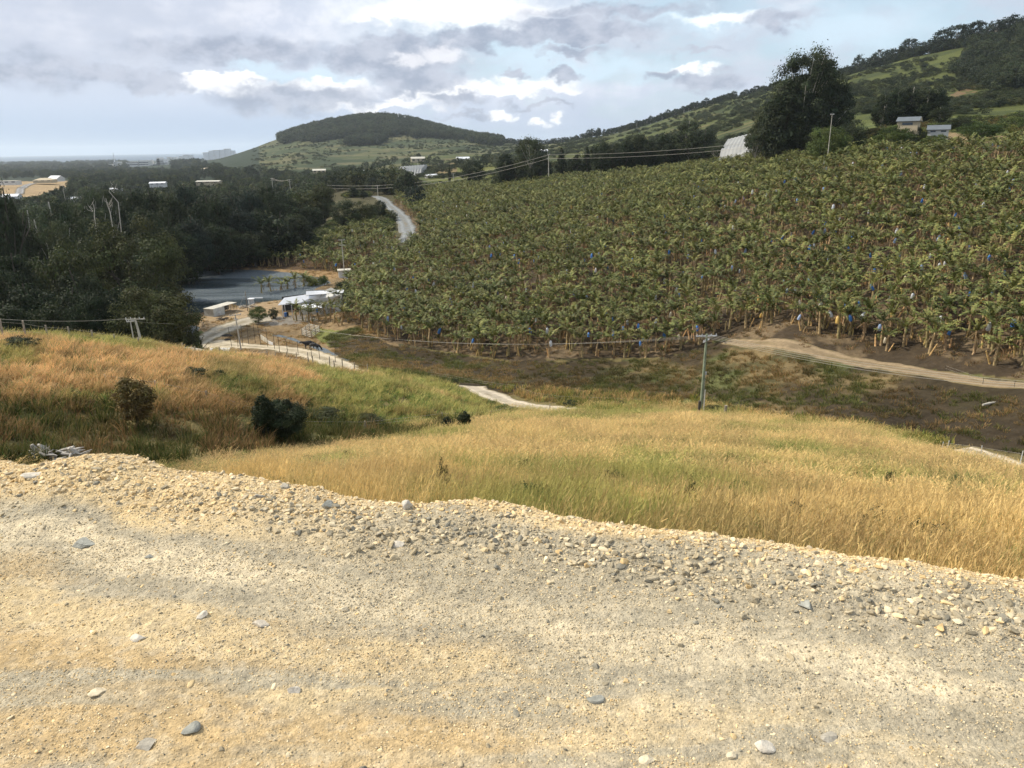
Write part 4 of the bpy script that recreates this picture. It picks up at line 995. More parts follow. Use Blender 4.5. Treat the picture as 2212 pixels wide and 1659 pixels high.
# dead pale trunks in the wood
M_DEAD = mat('dead_wood', (.55, .50, .43), .85, noise=[(2, .75, 1.15)])
def dead_tree(px, top, d, hgt, seed, label):
    r = np.random.default_rng(seed); g = at(px, d, top); zt = zat(px, top, d); zb = zt - hgt
    m_ = MB(); m_.tube([(0, 0, -6), (r.normal(0, .3), 0, hgt * .35), (r.normal(0, .6), 0, hgt * .7), (r.normal(0, .8), 0, hgt)], [.13, .11, .08, .03], 6)
    for k in range(5):
        h = r.uniform(.45, .9) * hgt; q = r.uniform(.6, 1.6); s = r.choice([-1, 1]); m_.tube([(0, 0, h), (s * q * .5, r.normal(0, .5), h + q * .5), (s * q * .8, r.normal(0, .5), h + q * 1.3)], [.07, .05, .02], 5)
    o = m_.build('dead_tree', M_DEAD, label=label, cat='dead tree', group='bare white trunks in the left wood'); o.location = (g[0], g[1], zb)
ORD = ['first', 'second', 'third', 'fourth', 'fifth', 'sixth', 'seventh', 'eighth', 'ninth', 'tenth', 'eleventh', 'twelfth', 'thirteenth', 'fourteenth', 'fifteenth', 'sixteenth', 'seventeenth', 'eighteenth', 'nineteenth', 'twentieth', 'twenty-first', 'twenty-second']
def ordinals(group, what, split=None):
    os_ = [o for o in COL.objects if o.get('group') == group and o.parent is None]
    rows = {'front': [o for o in os_ if split is None or o.location.length < split], 'back': [o for o in os_ if split is not None and o.location.length >= split]}
    for rn, l in rows.items():
        l.sort(key=lambda o: o.location.x / o.location.y)
        for i, o in enumerate(l): o['label'] = ORD[i] + ' from the left ' + (('in the ' + rn + ' row ') if split else '') + what
ordinals(G1, 'of dark trees massed left of the dam', 162)
ordinals(G2, 'of the grey-green gums above the left wood', 250)
ordinals(G3, 'of the tall black-green trees behind the dam', 275)
ordinals(G4, 'of the square grove behind the farmhouse', 336)
dead_tree(197, 436, 212, 5.5, 1, 'bare white trunk, the straight one left of the forked dead tree')
dead_tree(232, 428, 212, 5.0, 2, 'crooked bare white trunk with forked top in the left wood')
dead_tree(243, 392, 250, 9, 3, 'forked bare tree whose white tips stick up above the wood')
dead_tree(135, 398, 560, 9, 4, 'bare pale tree near the tan suburb field')

# trees along the skyline of the right-hand hill (each stands alone against the sky)
SKY = [(1080,309,2000),(1200,311,1800),(1280,299,1500),(1400,270,1400),(1500,237,1350),(1650,203,1250),(1850,160,1100),(2000,115,1000),(2090,98,950),(2212,72,900),(2300,50,860)]
sx_, sy_, sd_ = np.array(SKY).T
x = 1085.0; kk = 0
while x < 2290:
    hh = 14 if x < 1270 else 17 if x < 1300 else rng.uniform(8, 15) if x < 1560 else rng.uniform(9, 15) if x < 1850 else rng.uniform(15, 24)
    d = np.interp(x, sx_, sd_) * rng.uniform(.975, 1.0); w = hh * rng.uniform(.75, 1.15) / d * FP
    g = at(x, d, float(np.interp(x, sx_, sy_)))
    r = ray(x, 200); _, ty = proj(g[0], g[1], g[2] + hh)
    lab, gr = (('slender gum on the saddle skyline right of the central hill', 'skyline gums on the saddle') if x < 1290 else ('small gum on the middle part of the right-hand skyline', 'gums on the middle skyline') if x < 1850 else ('tall dark gum in the row on the highest skyline at the right', 'tall row on the right-hand skyline'))
    tree(x, float(ty), d, w, 'euc' if rng.random() < .3 else 'tall', 'blue', lab, gr, nleaf=1500, leaf=.034, base=hh, bark=M_PALEBARK); kk += 1
    x += w * (rng.uniform(.45, .75) if x > 1850 or x < 1290 else rng.uniform(.4, .95))

# low-detail sources for the woods and scrub far away
def bush_src(seed, kind, fol, ncl, nl, leaf):
    r = np.random.default_rng(seed); V, F, C_, cs = crown(r, kind, ncl, nl, leaf); m_ = MB(); m_.add(V, F, 0, C_)
    if kind in ('tall', 'euc'): limbs(m_, r, cs[:4], kind, .02, 1, 5)
    return m_.mesh('wood_%s_%d' % (fol, seed), [FOL[fol], M_DKBARK])
WD = [bush_src(1, 'tall', 'blue', 45, 1100, .036), bush_src(2, 'tall', 'dark', 45, 1100, .036), bush_src(3, 'round', 'dark', 40, 1100, .036), bush_src(4, 'round', 'gum', 40, 1100, .036), bush_src(5, 'tall', 'gum', 45, 1100, .036), bush_src(6, 'round', 'olive', 40, 1100, .036)]
def wood(name, N_, amin, amax, dmin, dmax, cond, hmin, hmax, label, pick, wf=1.0, srcs=WD, grow=0.0, cat='woods', zoff=0):
    r = np.random.default_rng(len(name) * 7 + N_)
    a = r.uniform(amin, amax, N_); d = np.exp(r.uniform(math.log(dmin), math.log(dmax), N_)); x = d * np.sin(a); y = d * np.cos(a); z = ground(x, y); px, py = proj(x, y, z)
    k = cond(x, y, z, px, py, d); x, y, z, d = x[k], y[k], z[k], d[k]; n = len(x)
    h = r.uniform(hmin, hmax, n) * (1 + grow * smooth(d, 1000, 5000)); w = h * wf * (1 + grow * 2.5 * smooth(d, 1000, 5000))
    scatter(name, srcs, np.stack([x, y, z - .03 * h + zoff], -1), np.stack([np.zeros(n), np.zeros(n), r.uniform(0, 6.28, n)], -1), np.stack([w, w, h], -1), r.choice(pick, n), np.ones((n, 3)), label, cat)
    return n
def keep_plain(x, y, z, px, py, d):
    k = (px < 640) | (px + (d - 400) * 0 < 900) & (d < 1300) & (py > 352)
    k &= ~inpoly(px, py, [(-60, 394), (151, 392), (154, 402), (120, 414), (80, 430), (-60, 430)])
    k &= (roaddist(x, y, road_pts) > 9) & ~((px > 690) & (px < 860) & (d < 430)) & ~inpoly(px, py, [(690, 420), (800, 415), (800, 440), (690, 450)])
    k &= (d > 330) | (px < 640) & (d > 262) | (px < 330) & (d > 190)
    k &= ~inpoly(px, py, [(112, 338), (195, 335), (205, 347), (130, 348)]) & (py > 331)
    _, pt = proj(x, y, z + 13); _, pm_ = proj(x, y, z + 7)
    k &= pt > np.interp(px, [-50, 200, 430, 480, 600, 760, 900], [339, 340, 342, 352, 358, 360, 366])
    for q in (py, pt, pm_, (py + pm_) / 2, (pt + pm_) / 2): k &= ~inpoly(px, q, [(-60, 392), (60, 386), (151, 388), (154, 400), (110, 409), (60, 424), (-60, 426)]) & ~inpoly(px, q, [(145, 426), (182, 426), (182, 437), (145, 437)]) & ~inpoly(px, q, [(425, 388), (476, 388), (476, 398), (425, 398)]) & ~inpoly(px, q, [(-60, 424), (36, 424), (36, 436), (-60, 436)]) & ~inpoly(px, q, [(278, 346), (370, 345), (370, 360), (278, 360)])
    return k
wood('plain_woods', 11000, -.66, .02, 190, 7600, keep_plain, 9, 17, 'dark bushland stretching over the plain towards the sea', [0, 1, 2, 3, 4, 5, 0, 1, 2], .95, grow=.3)
def rnd2(x, y): return (np.abs(np.sin(x * 12.9898 + y * 78.233) * 43758.5) % 1)
def keep_cap(x, y, z, px, py, d):
    lo = np.interp(px, [560, 620, 700, 760, 870, 960, 1010, 1080], [300, 300, 297, 300, 292, 300, 300, 305]) ; return (px > 582) & (px < 1085) & (rnd2(x, y) > .25) & (py < lo + 4 + 44 * (fbm(x, y, 110, 4, 401) - .5)) & (d < 2600)
wood('hilltop_woods', 12000, -.36, .02, 1750, 2650, keep_cap, 10, 24, 'dark blue-green forest capping the central hill', [0, 1, 4, 3], 1.15)
def keep_ridge(x, y, z, px, py, d): dd = d - np.interp(px, sx_, sd_); return (px > 1060) & (px < 2300) & (dd > -28) & (dd < 22) & (fbm(x, y, 30, 3, 415) > .36)
wood('ridge_woods', 30000, -.03, .66, 820, 2100, keep_ridge, 7, 13, 'dark low woodland filling in along the right-hand ridge', [0, 1, 4], 1.2)
def keep_up(x, y, z, px, py, d):
    return inpoly(px + 25 * (fbm(x, y, 40, 3, 402) - .5), py + 16 * (fbm(x, y, 30, 3, 403) - .5), [(2085, 100), (2230, 70), (2400, 40), (2400, 260), (2212, 215), (2150, 205), (2090, 175), (2060, 160), (2090, 130)])
wood('upper_woods', 2600, .48, .75, 560, 960, keep_up, 8, 14, 'dark scrub forest on the upper right hillside', [0, 1, 2, 3], .9)
def keep_scr(x, y, z, px, py, d):
    q = fbm(x, y, 60, 4, 405); return (px > 430) & ((px > 900) | (d > 1300)) & (q > np.where((px < 960) & (py < 312), .36, .48)) & (d < 2500) & (py > 100) & ~inpoly(px, py, BAN)
wood('hillside_scrub', 22000, -.32, .7, 420, 2450, keep_scr, 1.6, 4.5, 'scattered dark scrub over the far green hillsides', [1, 2, 3, 5], 1.9, cat='scrub')
def keep_mid(x, y, z, px, py, d):
    return inpoly(px, py, [(760, 352), (900, 345), (1060, 348), (1080, 362), (940, 360), (860, 366), (740, 392), (690, 392)]) & (fbm(x, y, 60, 3, 407) > .42) | (px > 1075) & (px < 1560) & (d < 520) & (d > 400) & (fbm(x, y, 25, 3, 408) > .52)
wood('valley_woods', 1500, -.3, .3, 400, 1900, keep_mid, 7, 13, 'loose belt of trees along the valley below the central hill', [1, 2, 3, 5], .95)
SH = [bush_src(11, 'shrub', 'green', 26, 900, .045), bush_src(12, 'shrub', 'olive', 26, 900, .045), bush_src(13, 'shrub', 'bright', 22, 700, .045), bush_src(14, 'shrub', 'brown', 22, 700, .045), bush_src(15, 'shrub', 'dark', 24, 800, .045)]
def keep_gs(x, y, z, px, py, d):
    return inpoly(px, py, [(650, 545), (690, 500), (800, 455), (850, 470), (845, 500), (760, 505), (690, 535), (700, 552), (640, 548)]) | inpoly(px, py, [(690, 405), (760, 398), (800, 425), (700, 430)])
wood('slope_thicket', 5000, -.30, -.1, 230, 450, keep_gs, 1.5, 3.6, 'green vine-covered thicket on the slope left of the road', [0, 1, 2, 1], 1.3, srcs=SH, cat='thicket')
def keep_rg(x, y, z, px, py, d):
    return inpoly(px, py, [(1600, 300), (1700, 285), (1900, 285), (2212, 250), (2400, 250), (2400, 330), (2212, 322), (2140, 318), (2130, 335), (2000, 344), (1880, 340), (1640, 355)]) & ~inpoly(px, py, [(2030, 288), (2200, 292), (2180, 325), (2060, 338)])
wood('garden_shrubbery', 1500, .28, .72, 225, 420, keep_rg, 1.2, 3.4, 'mixed shrubbery along the top of the plantation', [0, 1, 2, 3, 4, 0], 1.3, srcs=SH, cat='shrubbery')
# ------------------------------------------------------------------ grass
def tuft(seed, nb, rad, h0, h1, w, lean, straw, plume=False, wind=.07):
    r = np.random.default_rng(seed); V, F, C_ = [], [], []
    for i in range(nb):
        a = r.uniform(0, 6.28); q = rad * r.random() ** .5; b = np.array([q * math.cos(a), q * math.sin(a), -.08]); h = r.uniform(h0, h1)
        l = np.array([math.cos(a), math.sin(a), 0]) * r.uniform(0, lean) + np.array([wind, .02, 0]) + r.normal(0, .14, 3) * (1, 1, 0)
        ya = r.uniform(0, 3.14); s = np.array([math.cos(ya), math.sin(ya), 0]); k = len(V); ww = w * r.uniform(.6, 1.3)
        pts = [b, b + np.array([0, 0, h * .45]) + l * h * .3, b + np.array([0, 0, h * .8]) + l * h * .75, b + np.array([0, 0, h]) + l * h * 1.25]
        for p, f in zip(pts, (1, .85, .55, .15)): V += [p - s * ww * f, p + s * ww * f]
        F += [(k, k + 1, k + 3, k + 2), (k + 2, k + 3, k + 5, k + 4), (k + 4, k + 5, k + 7, k + 6)]
        dry = r.random() < straw
        c = np.array((1.15, 1.0, .85)) * r.uniform(.8, 1.25) if dry else np.array((.42, .62, .38)) * r.uniform(.8, 1.3)
        C_ += [c] * 8
        if plume and dry and r.random() < .7:
            for m_ in range(5):
                t = r.uniform(.7, 1.05); p = b + np.array([0, 0, h * t]) + l * h * (t * 1.15); dv = np.array([wind * 1.5 + r.normal(0, .15), r.normal(0, .15), .6]) * .13 * h
                k = len(V); V += [p - s * .006, p + s * .006, p + dv + s * .003, p + dv - s * .003]; F.append((k, k + 1, k + 2, k + 3)); C_ += [np.array((1.35, 1.18, .95))] * 4
    m = MB(); m.add(V, F, 0, np.array(C_)); return m
M_GRASS = mat('grass', (1, 1, 1), .8, noise=[(.35, .85, 1.15)], attr='vc', inst='tcol', trans=.3, spec=.15)
GT = [tuft(s, 46, .20, .35, .85, .0042, .35, .72, True).mesh('tuft', M_GRASS) for s in range(4)] + [tuft(s, 34, .22, .3, .65, .005, .4, .35).mesh('tuft', M_GRASS) for s in range(4, 7)] + [tuft(9, 22, .12, .7, 1.25, .006, .22, .95, True, .2).mesh('tuft', M_GRASS)]
TG = [tuft(s, 40, .32, .9, 1.7, .022, .22, .85, True, .10).mesh('tall_tuft', M_GRASS) for s in range(20, 24)] + [tuft(s, 36, .35, .5, 1.0, .028, .35, .35).mesh('tall_tuft', M_GRASS) for s in range(24, 27)]
TG_FAR = [tuft(s, 30, .5, .4, .9, .035, .4, .6).mesh('far_tuft', M_GRASS) for s in range(30, 34)]
TU = [tuft(s, 60, .55, .12, .42, .03, .9, .75, False, .02).mesh('tussock', M_GRASS) for s in range(40, 45)]
def annulus(n, d0, d1, amin=-.92, amax=.92, seed=0, pw=1.0):
    r = np.random.default_rng(seed); a = r.uniform(amin, amax, n); u = r.random(n)
    d = (d0 ** pw + u * (d1 ** pw - d0 ** pw)) ** (1 / pw); return d * np.sin(a), d * np.cos(a), d, r
GUL = [(-520, 1000), (-520, 900), (0, 885), (200, 870), (330, 890), (480, 905), (560, 930), (640, 900), (760, 905), (850, 925), (930, 930), (960, 905), (1010, 900), (1060, 905), (960, 932), (860, 950), (700, 962), (560, 975), (480, 985), (360, 1000)]
LEFTP = [(-520, 690), (-80, 700), (0, 712), (150, 722), (300, 740), (450, 758), (600, 775), (720, 792), (820, 802), (1000, 836), (1095, 880), (1060, 905), (960, 910), (870, 925), (640, 905), (500, 900), (330, 885), (0, 890), (-520, 890)]
def grass_field(name, n, d0, d1, srcs, cond, sfun, cfun, pickf, label, seed, pw=1.0, zoff=0):
    x, y, d, r = annulus(int(n * 1.25), d0, d1, seed=seed, pw=pw); z = ground(x, y); px, py = proj(x, y, z)
    k = (px > -520) & (px < 2900) & cond(x, y, px, py, d, r); x, y, z, px, py, d = (q[k] for q in (x, y, z, px, py, d)); k = len(x)
    scatter(name, srcs, np.stack([x, y, z + zoff], -1), np.stack([r.normal(0, .12, k), r.normal(0, .12, k), r.normal(0, 1.1, k)], -1), sfun(x, y, d, r), pickf(x, y, px, py, r), cfun(x, y, px, py, r), label, 'grass')
tracks = np.array([(x, y) for r_ in (r1, r2, r3, r4) for x, y in zip(r_[1], r_[2])])
def offroad(x, y, w=2.6): return roaddist(x, y, tracks) > w
def mixc(a, b, w): return np.array(a)[None] * (1 - w[:, None]) + np.array(b)[None] * w[:, None]
def near_col(x, y, px, py, r):
    g = smooth(fbm(x, y, 5, 4, 501) + .12 * smooth(py, 940, 880), .52, .68); c = mixc((.56, .47, .25), (.34, .35, .14), g)
    b = smooth(fbm(x, y, 2.2, 3, 503), .50, .66)[:, None] * .7; c = c * (1 - b) + np.array((.40, .32, .18)) * b
    o = smooth(px, 1100, 500) * smooth(py, 1010, 960) * .35; c = c * (1 - o[:, None]) + np.array((.54, .41, .23)) * o[:, None]
    return c * r.uniform(.8, 1.2, len(x))[:, None]
def near_pick(x, y, px, py, r):
    g = fbm(x, y, 5, 4, 501) > .55; n = len(x); q = r.integers(0, 4, n); q2 = 4 + r.integers(0, 3, n); p = np.where(r.random(n) < np.where(g, .7, .25), q2, q); return np.where(r.random(n) < .10, 7, p)
nearcond = lambda x, y, px, py, d, r: (~inpoly(px, py, LEFTP)) & (~inpoly(px, py, GUL)) & (y > edge_y(x) + 1.0) & offroad(x, y) & ~inpoly(px, py, FLAT) & ((py > 875) | (d < 70))
grass_field('dry_grass', 15000, 4.6, 20, GT, nearcond, lambda x, y, d, r: r.uniform(.36, .74, len(x)), near_col, near_pick, 'long straw-coloured grass on the slope just below the gravel pad', 51, 1.6)
grass_field('meadow_grass', 38000, 19, 98, GT, nearcond, lambda x, y, d, r: np.stack([r.uniform(1.0, 1.5, len(x)) * (1 + d / 90), r.uniform(1.0, 1.5, len(x)) * (1 + d / 90), r.uniform(.4, .78, len(x)) * (1 - .5 * smooth(-np.arctan2(x, y), .12, .3))], -1), near_col, near_pick, 'dry golden and green meadow grass on the middle slope', 52, 1.5)
def left_col(x, y, px, py, r):
    g = smooth(fbm(x, y, 8, 4, 511) + .34 * smooth(px, 560, 760) - .06 + .16 * smooth(py, 800, 745) * 1.5, .50, .66)
    c = mixc((.60, .455, .26), (.38, .39, .16), g); sw = 0
    for i in range(6): sw = sw + inpoly(px + 130 * (fbm(x, y, 3, 4, 700 + i) - .5) + 9 * (i - 3), py + 50 * (fbm(x, y, 3, 4, 720 + i) - .5), [(440, 780), (540, 792), (575, 850), (560, 960), (490, 960), (520, 870), (450, 830)]) / 6
    sw = (sw * .75)[:, None]; c = c * (1 - sw) + np.array((.20, .21, .09)) * sw
    dk_ = (smooth(fbm(x, y, 2.5, 3, 741), .56, .66) * .55)[:, None]; c = c * (1 - dk_) + np.array((.22, .17, .08)) * dk_
    lo = smooth(py, 840, 890) * smooth(px, 800, 600) * .72; c = c * (1 - lo[:, None]) + np.array((.24, .17, .08)) * lo[:, None]
    return c * r.uniform(.8, 1.2, len(x))[:, None]
def left_pick(x, y, px, py, r):
    g = fbm(x, y, 8, 4, 511) + .34 * smooth(px, 560, 760) - .06 + .1 * smooth(py, 790, 735) > .58; n = len(x); return np.where(r.random(n) < np.where(g, .6, .12), 4 + r.integers(0, 3, n), r.integers(0, 4, n))
grass_field('tall_grass', 22000, 47, 112, TG, lambda x, y, px, py, d, r: inpoly(px, py, LEFTP) & offroad(x, y, 3.2) & ((d < 100) | (px > 700)), lambda x, y, d, r: np.stack([r.uniform(.9, 1.4, len(x)), r.uniform(.9, 1.4, len(x)), r.uniform(.28, .62, len(x))], -1), left_col, left_pick, 'tall orange-tan grass waving on the left-hand slope', 53, 1.6)
GW = TU + [tuft(s, 30, .35, .5, 1.1, .02, .5, .6).mesh('weed', M_GRASS) for s in range(60, 63)]
def gul_col(x, y, px, py, r):
    g = smooth(fbm(x, y, 3, 4, 521) + .2 * smooth(px, 500, 650), .45, .6); c = mixc((.21, .155, .08), (.12, .125, .05), g); return c * r.uniform(.7, 1.3, len(x))[:, None]
grass_field('gully_weeds', 9000, 33, 75, GW, lambda x, y, px, py, d, r: inpoly(px, py, GUL), lambda x, y, d, r: r.uniform(.7, 1.3, len(x)), gul_col, lambda x, y, px, py, r: r.integers(0, 8, len(x)), 'dark weeds and rank growth filling the gully', 54, 1.3)
def flat_col(x, y, px, py, r):
    g = smooth(fbm(x, y, 6, 4, 33), .43, .56); c = mixc((.27, .205, .105), (.13, .145, .055), g); dkk = smooth(fbm(x, y, 9, 3, 531), .5, .62)[:, None] * .6; c = c * (1 - dkk) + np.array((.09, .068, .04)) * dkk
    return c * r.uniform(.7, 1.3, len(x))[:, None]
def flat_cond(x, y, px, py, d, r):
    dk_ = fbm(x + 0, y, 14, 5, 35) + .16 * smooth(px, 1500, 2100) * smooth(py, 800, 900) > .545
    dk_ |= inpoly(px + 160 * (fbm(x, y, 5, 3, 37) - .5), py + 40 * (fbm(x, y, 5, 3, 38) - .5), [(2230, 905), (2000, 895), (1820, 880), (1700, 872), (1790, 915), (2000, 950), (2230, 985)])
    return inpoly(px, py, FLAT) & offroad(x, y) & (roaddist(x, y, road_pts) > 2.5) & (~dk_ | (r.random(len(x)) < .45))
grass_field('swamp_tussocks', 26000, 66, 150, TU, flat_cond, lambda x, y, d, r: r.uniform(.5, 1.25, len(x)), flat_col, lambda x, y, px, py, r: r.integers(0, 5, len(x)), 'brown and olive tussocks on the boggy flats', 55, 1.6)
def strip_cond(x, y, px, py, d, r): return (inpoly(px, py, [(1000, 830), (1250, 845), (1500, 855), (1560, 875), (1700, 900), (1900, 925), (2060, 958), (2212, 985), (2800, 1100), (2800, 1140), (2212, 1000), (1900, 940), (1560, 890), (1250, 890), (1090, 870)]) ) & offroad(x, y, 2.6)
grass_field('verge_grass', 7000, 60, 112, TG_FAR, strip_cond, lambda x, y, d, r: r.uniform(.6, 1.2, len(x)), lambda x, y, px, py, r: mixc((.46, .35, .17), (.28, .27, .09), smooth(fbm(x, y, 4, 3, 541), .45, .6)) * r.uniform(.8, 1.2, len(x))[:, None], lambda x, y, px, py, r: r.integers(0, 4, len(x)), 'pale rank grass along the verge of the farm track', 56, 1.4)
def floor_cond(x, y, px, py, d, r):
    return (px > 385) & (px < 860) & (d > 112) & (d < 262) & offroad(x, y, 3.5) & ~inpoly(x, y, pond_w) & ~inpoly(x, y, pool_w) & ~inpoly(px, py, FLAT) & ~inpoly(px, py, [(548, 702), (600, 682), (740, 640), (755, 600), (700, 600), (600, 625), (590, 690)]) & (fbm(x, y, 7, 4, 551) > .44)
def floor_col(x, y, px, py, r):
    g = inpoly(px, py, [(685, 712), (740, 716), (790, 745), (830, 790), (770, 790), (735, 760), (690, 735)]) | inpoly(px, py, [(380, 760), (440, 720), (425, 706), (380, 730), (360, 760)])
    c = np.where(g[:, None], np.array((.20, .23, .06)), np.array((.33, .235, .12))); return c * r.uniform(.75, 1.25, len(x))[:, None]
grass_field('dry_pasture', 13000, 112, 262, TU, floor_cond, lambda x, y, d, r: r.uniform(.5, 1.3, len(x)), floor_col, lambda x, y, px, py, r: r.integers(0, 5, len(x)), 'dry trampled pasture around the sheds and the dam', 57, 1.4)
# plantation litter
def lit_cond(x, y, px, py, d, r): return inpoly(px, py, BAN) & (fbm(x, y, 3.5, 4, 51) > .46)
grass_field('leaf_litter', 16000, 88, 240, TU, lit_cond, lambda x, y, d, r: r.uniform(.6, 1.6, len(x)) * .8, lambda x, y, px, py, r: np.array((.30, .225, .135)) * r.uniform(.5, 1.3, len(x))[:, None], lambda x, y, px, py, r: r.integers(0, 5, len(x)), 'dead banana leaves littering the soil between the plants', 58, 1.5)

def keep_weed(x, y, z, px, py, d): return (~inpoly(px, py, LEFTP)) & (y > edge_y(x) + 1.5) & ~inpoly(px, py, FLAT) & (px > 350) & (fbm(x, y, 6, 3, 811) > .5)
wood('meadow_weeds', 420, -.5, .7, 8, 75, keep_weed, .25, .6, 'leafy green weeds dotted through the dry meadow', [0, 1, 3, 4], 1.1, srcs=SH, cat='weeds')
grass_field('edge_weeds', 2600, 3.2, 7, GT, lambda x, y, px, py, d, r: (y > edge_y(x) + .45) & (y < edge_y(x) + 2.2) & (fbm(x, y, .8, 3, 821) > .42), lambda x, y, d, r: r.uniform(.35, .7, len(x)), near_col, near_pick, 'grass and weeds growing right under the pad edge', 59, 1.2)
# bushes standing in the grass
def TB(px, top, base, *a, **k):
    h_ = hit(px, base); T(px, top, math.hypot(h_[0], h_[1]), *a, **k)
TB(568, 846, 948, 58, 'tall', 'dark', 'dark leafy column at the left of the big bush in the gully', cat='bush', name='bush', nleaf=9000, leaf=.022)
TB(606, 862, 952, 118, 'round', 'dark', 'big dense dark bush in the gully right of the orange grass', cat='bush', name='bush', nleaf=20000, leaf=.019)
TB(284, 804, 925, 92, 'tall', 'brown', 'young brownish tree with thin foliage in the orange grass', nleaf=5000, leaf=.024)
TB(967, 898, 931, 32, 'tall', 'dark', 'left and smaller of the two upright dark bushes by the gully fence', cat='bush', name='bush', nleaf=4500, leaf=.03)
TB(1003, 884, 928, 36, 'tall', 'dark', 'right and taller of the two upright dark bushes by the gully fence', cat='bush', name='bush', nleaf=4500, leaf=.03)
for px, top, d, w, f, lb in [(1232,877,84,44,'dark','low dark bush right of the short road bend'),(1340,874,83,44,'olive','low olive bush between road bend and power pole'),(1090,893,80,60,'green','low green bramble at the head of the gully fence'),(1062,890,86,30,'green','small green weed bush left of the road bend'),(1540,874,86,46,'olive','olive shrub right of the power pole foot'),(985,826,100,24,'dark','small dark shrub on the crest left of the road bend'),
                             (700,905,60,110,'olive','dim olive undergrowth right of the big gully bush'),(800,912,62,90,'olive','dim olive undergrowth further right in the gully'),(425,812,66,60,'dark','small dark shrub in the green gap of the orange slope'),(480,820,67,36,'dark','dark shrub just right of the green gap'),(45,722,70,80,'dark','dark low bush below the first fence posts at the left'),(1490,1060,12,34,'olive','small green weed clump on the near slope below the centre'),(960,1040,13,34,'olive','green clump at the pad edge left of centre'),(520,845,60,40,'bright','bright yellow-green tuft bush left of the dark gully column'),(1920,1030,24,30,'olive','faint green clump right on the near slope')]:
    T(px, top, d, w, 'shrub', f, lb, None, cat='bush', name='bush', nleaf=1800 if w < 50 else 4200)
# ------------------------------------------------------------------ buildings, poles, fences and small things
M_TIN = mat('white_tin', (.78, .80, .82), .35, noise=[(.6, .88, 1.06)], spec=.5, metal=.0)
M_TIN2 = mat('weathered_tin', (.60, .57, .48), .5, noise=[(.9, .7, 1.15), (5, .85, 1.1)])
M_TINW = mat('grey_tin_wall', (.52, .53, .50), .6, noise=[(1.2, .7, 1.15)])
M_CREAM = mat('cream_wall', (.46, .39, .27), .8, noise=[(1, .9, 1.05)])
M_WHITEW = mat('white_wall', (.62, .62, .60), .7, noise=[(.5, .9, 1.05)])
M_DARK = mat('dark_interior', (.03, .03, .03), .8)
M_WOOD = mat('grey_timber', (.30, .26, .20), .9, noise=[(5, .6, 1.3)])
M_POST = mat('weathered_post', (.34, .30, .24), .9, noise=[(4, .6, 1.3)])
M_POLEG = mat('treated_pole', (.25, .29, .20), .85, noise=[(1.5, .7, 1.2)])
M_POLEW = mat('grey_pole', (.50, .47, .40), .85, noise=[(1.5, .7, 1.2)])
M_STEEL = mat('galvanised_steel', (.62, .65, .68), .4, metal=.3)
M_GROOF = mat('grey_roof', (.13, .15, .165), .6, noise=[(.6, .85, 1.1)])
M_WIN = mat('window_glass', (.03, .04, .05), .1, spec=.8)
M_WIRE = mat('wire', (.45, .42, .36), .6)
M_NET = mat('shade_net', (.42, .43, .42), .8, noise=[(.15, .85, 1.1)], trans=.3)
M_BLUE = mat('blue_plastic', (.06, .16, .40), .5)
M_CERAM = mat('insulator', (.55, .56, .58), .3)
fr = lambda v: v / np.linalg.norm(v)

def pole(px, py, top, label, group=None, arms=((.35, 2.3, 0),), m_=None, lean=(0, 0), rad=.14, d=None, name='utility_pole', yaw=0.0, extra=None):
    b = hit(px, py) if d is None else at(px, d, py); D = math.hypot(b[0], b[1]); h = zat(px, top, D) - b[2]
    o = empty(name, b, 0, label, 'power pole' if arms else 'pole', group); m_ = m_ or M_POLEW
    tx, ty = lean[0] * h, lean[1] * h
    MB().tube([(0, 0, -.8), (tx * .5, ty * .5, h * .5), (tx, ty, h)], [rad * 1.15, rad, rad * .75], 10).build('pole', m_, o)
    for (dz, w, ya) in arms:
        c = (tx * (1 - dz / h), ty * (1 - dz / h), h - dz); q = yaw + ya; dx, dy = math.cos(q), math.sin(q); k = MB()
        k.box((c[0], c[1] - .0, c[2]), (w, .11, .12), R=((dx, -dy, 0), (dy, dx, 0), (0, 0, 1))); a = k.build('crossarm', M_STEEL if m_ is M_POLEG else m_, o)
        iz = MB()
        for t in (-.46, -.22, .22, .46): iz.tube([(c[0] + dx * w * t, c[1] + dy * w * t, c[2] + .05), (c[0] + dx * w * t, c[1] + dy * w * t, c[2] + .26)], [.055, .035], 6)
        iz.build('insulators', M_CERAM, a)
    return o, b + np.array([tx, ty, h])
def wires(a, b, sag, label, n=3, spread=.8, r=.012, group=None):
    a = np.array(a, float); b = np.array(b, float); t = np.linspace(0, 1, 24); dirv = fr(b - a); sd_ = fr(np.cross(dirv, (0, 0, 1))); m_ = MB()
    for i in range(n):
        o = sd_ * spread * (i - (n - 1) / 2); P = a[None] + (b - a)[None] * t[:, None] + o; P[:, 2] -= 4 * sag * t * (1 - t) * (1 + .1 * i)
        m_.tube(P, r, 4, cap=False)
    return m_.build('power_line', M_WIRE, label=label, cat='power line', group=group)
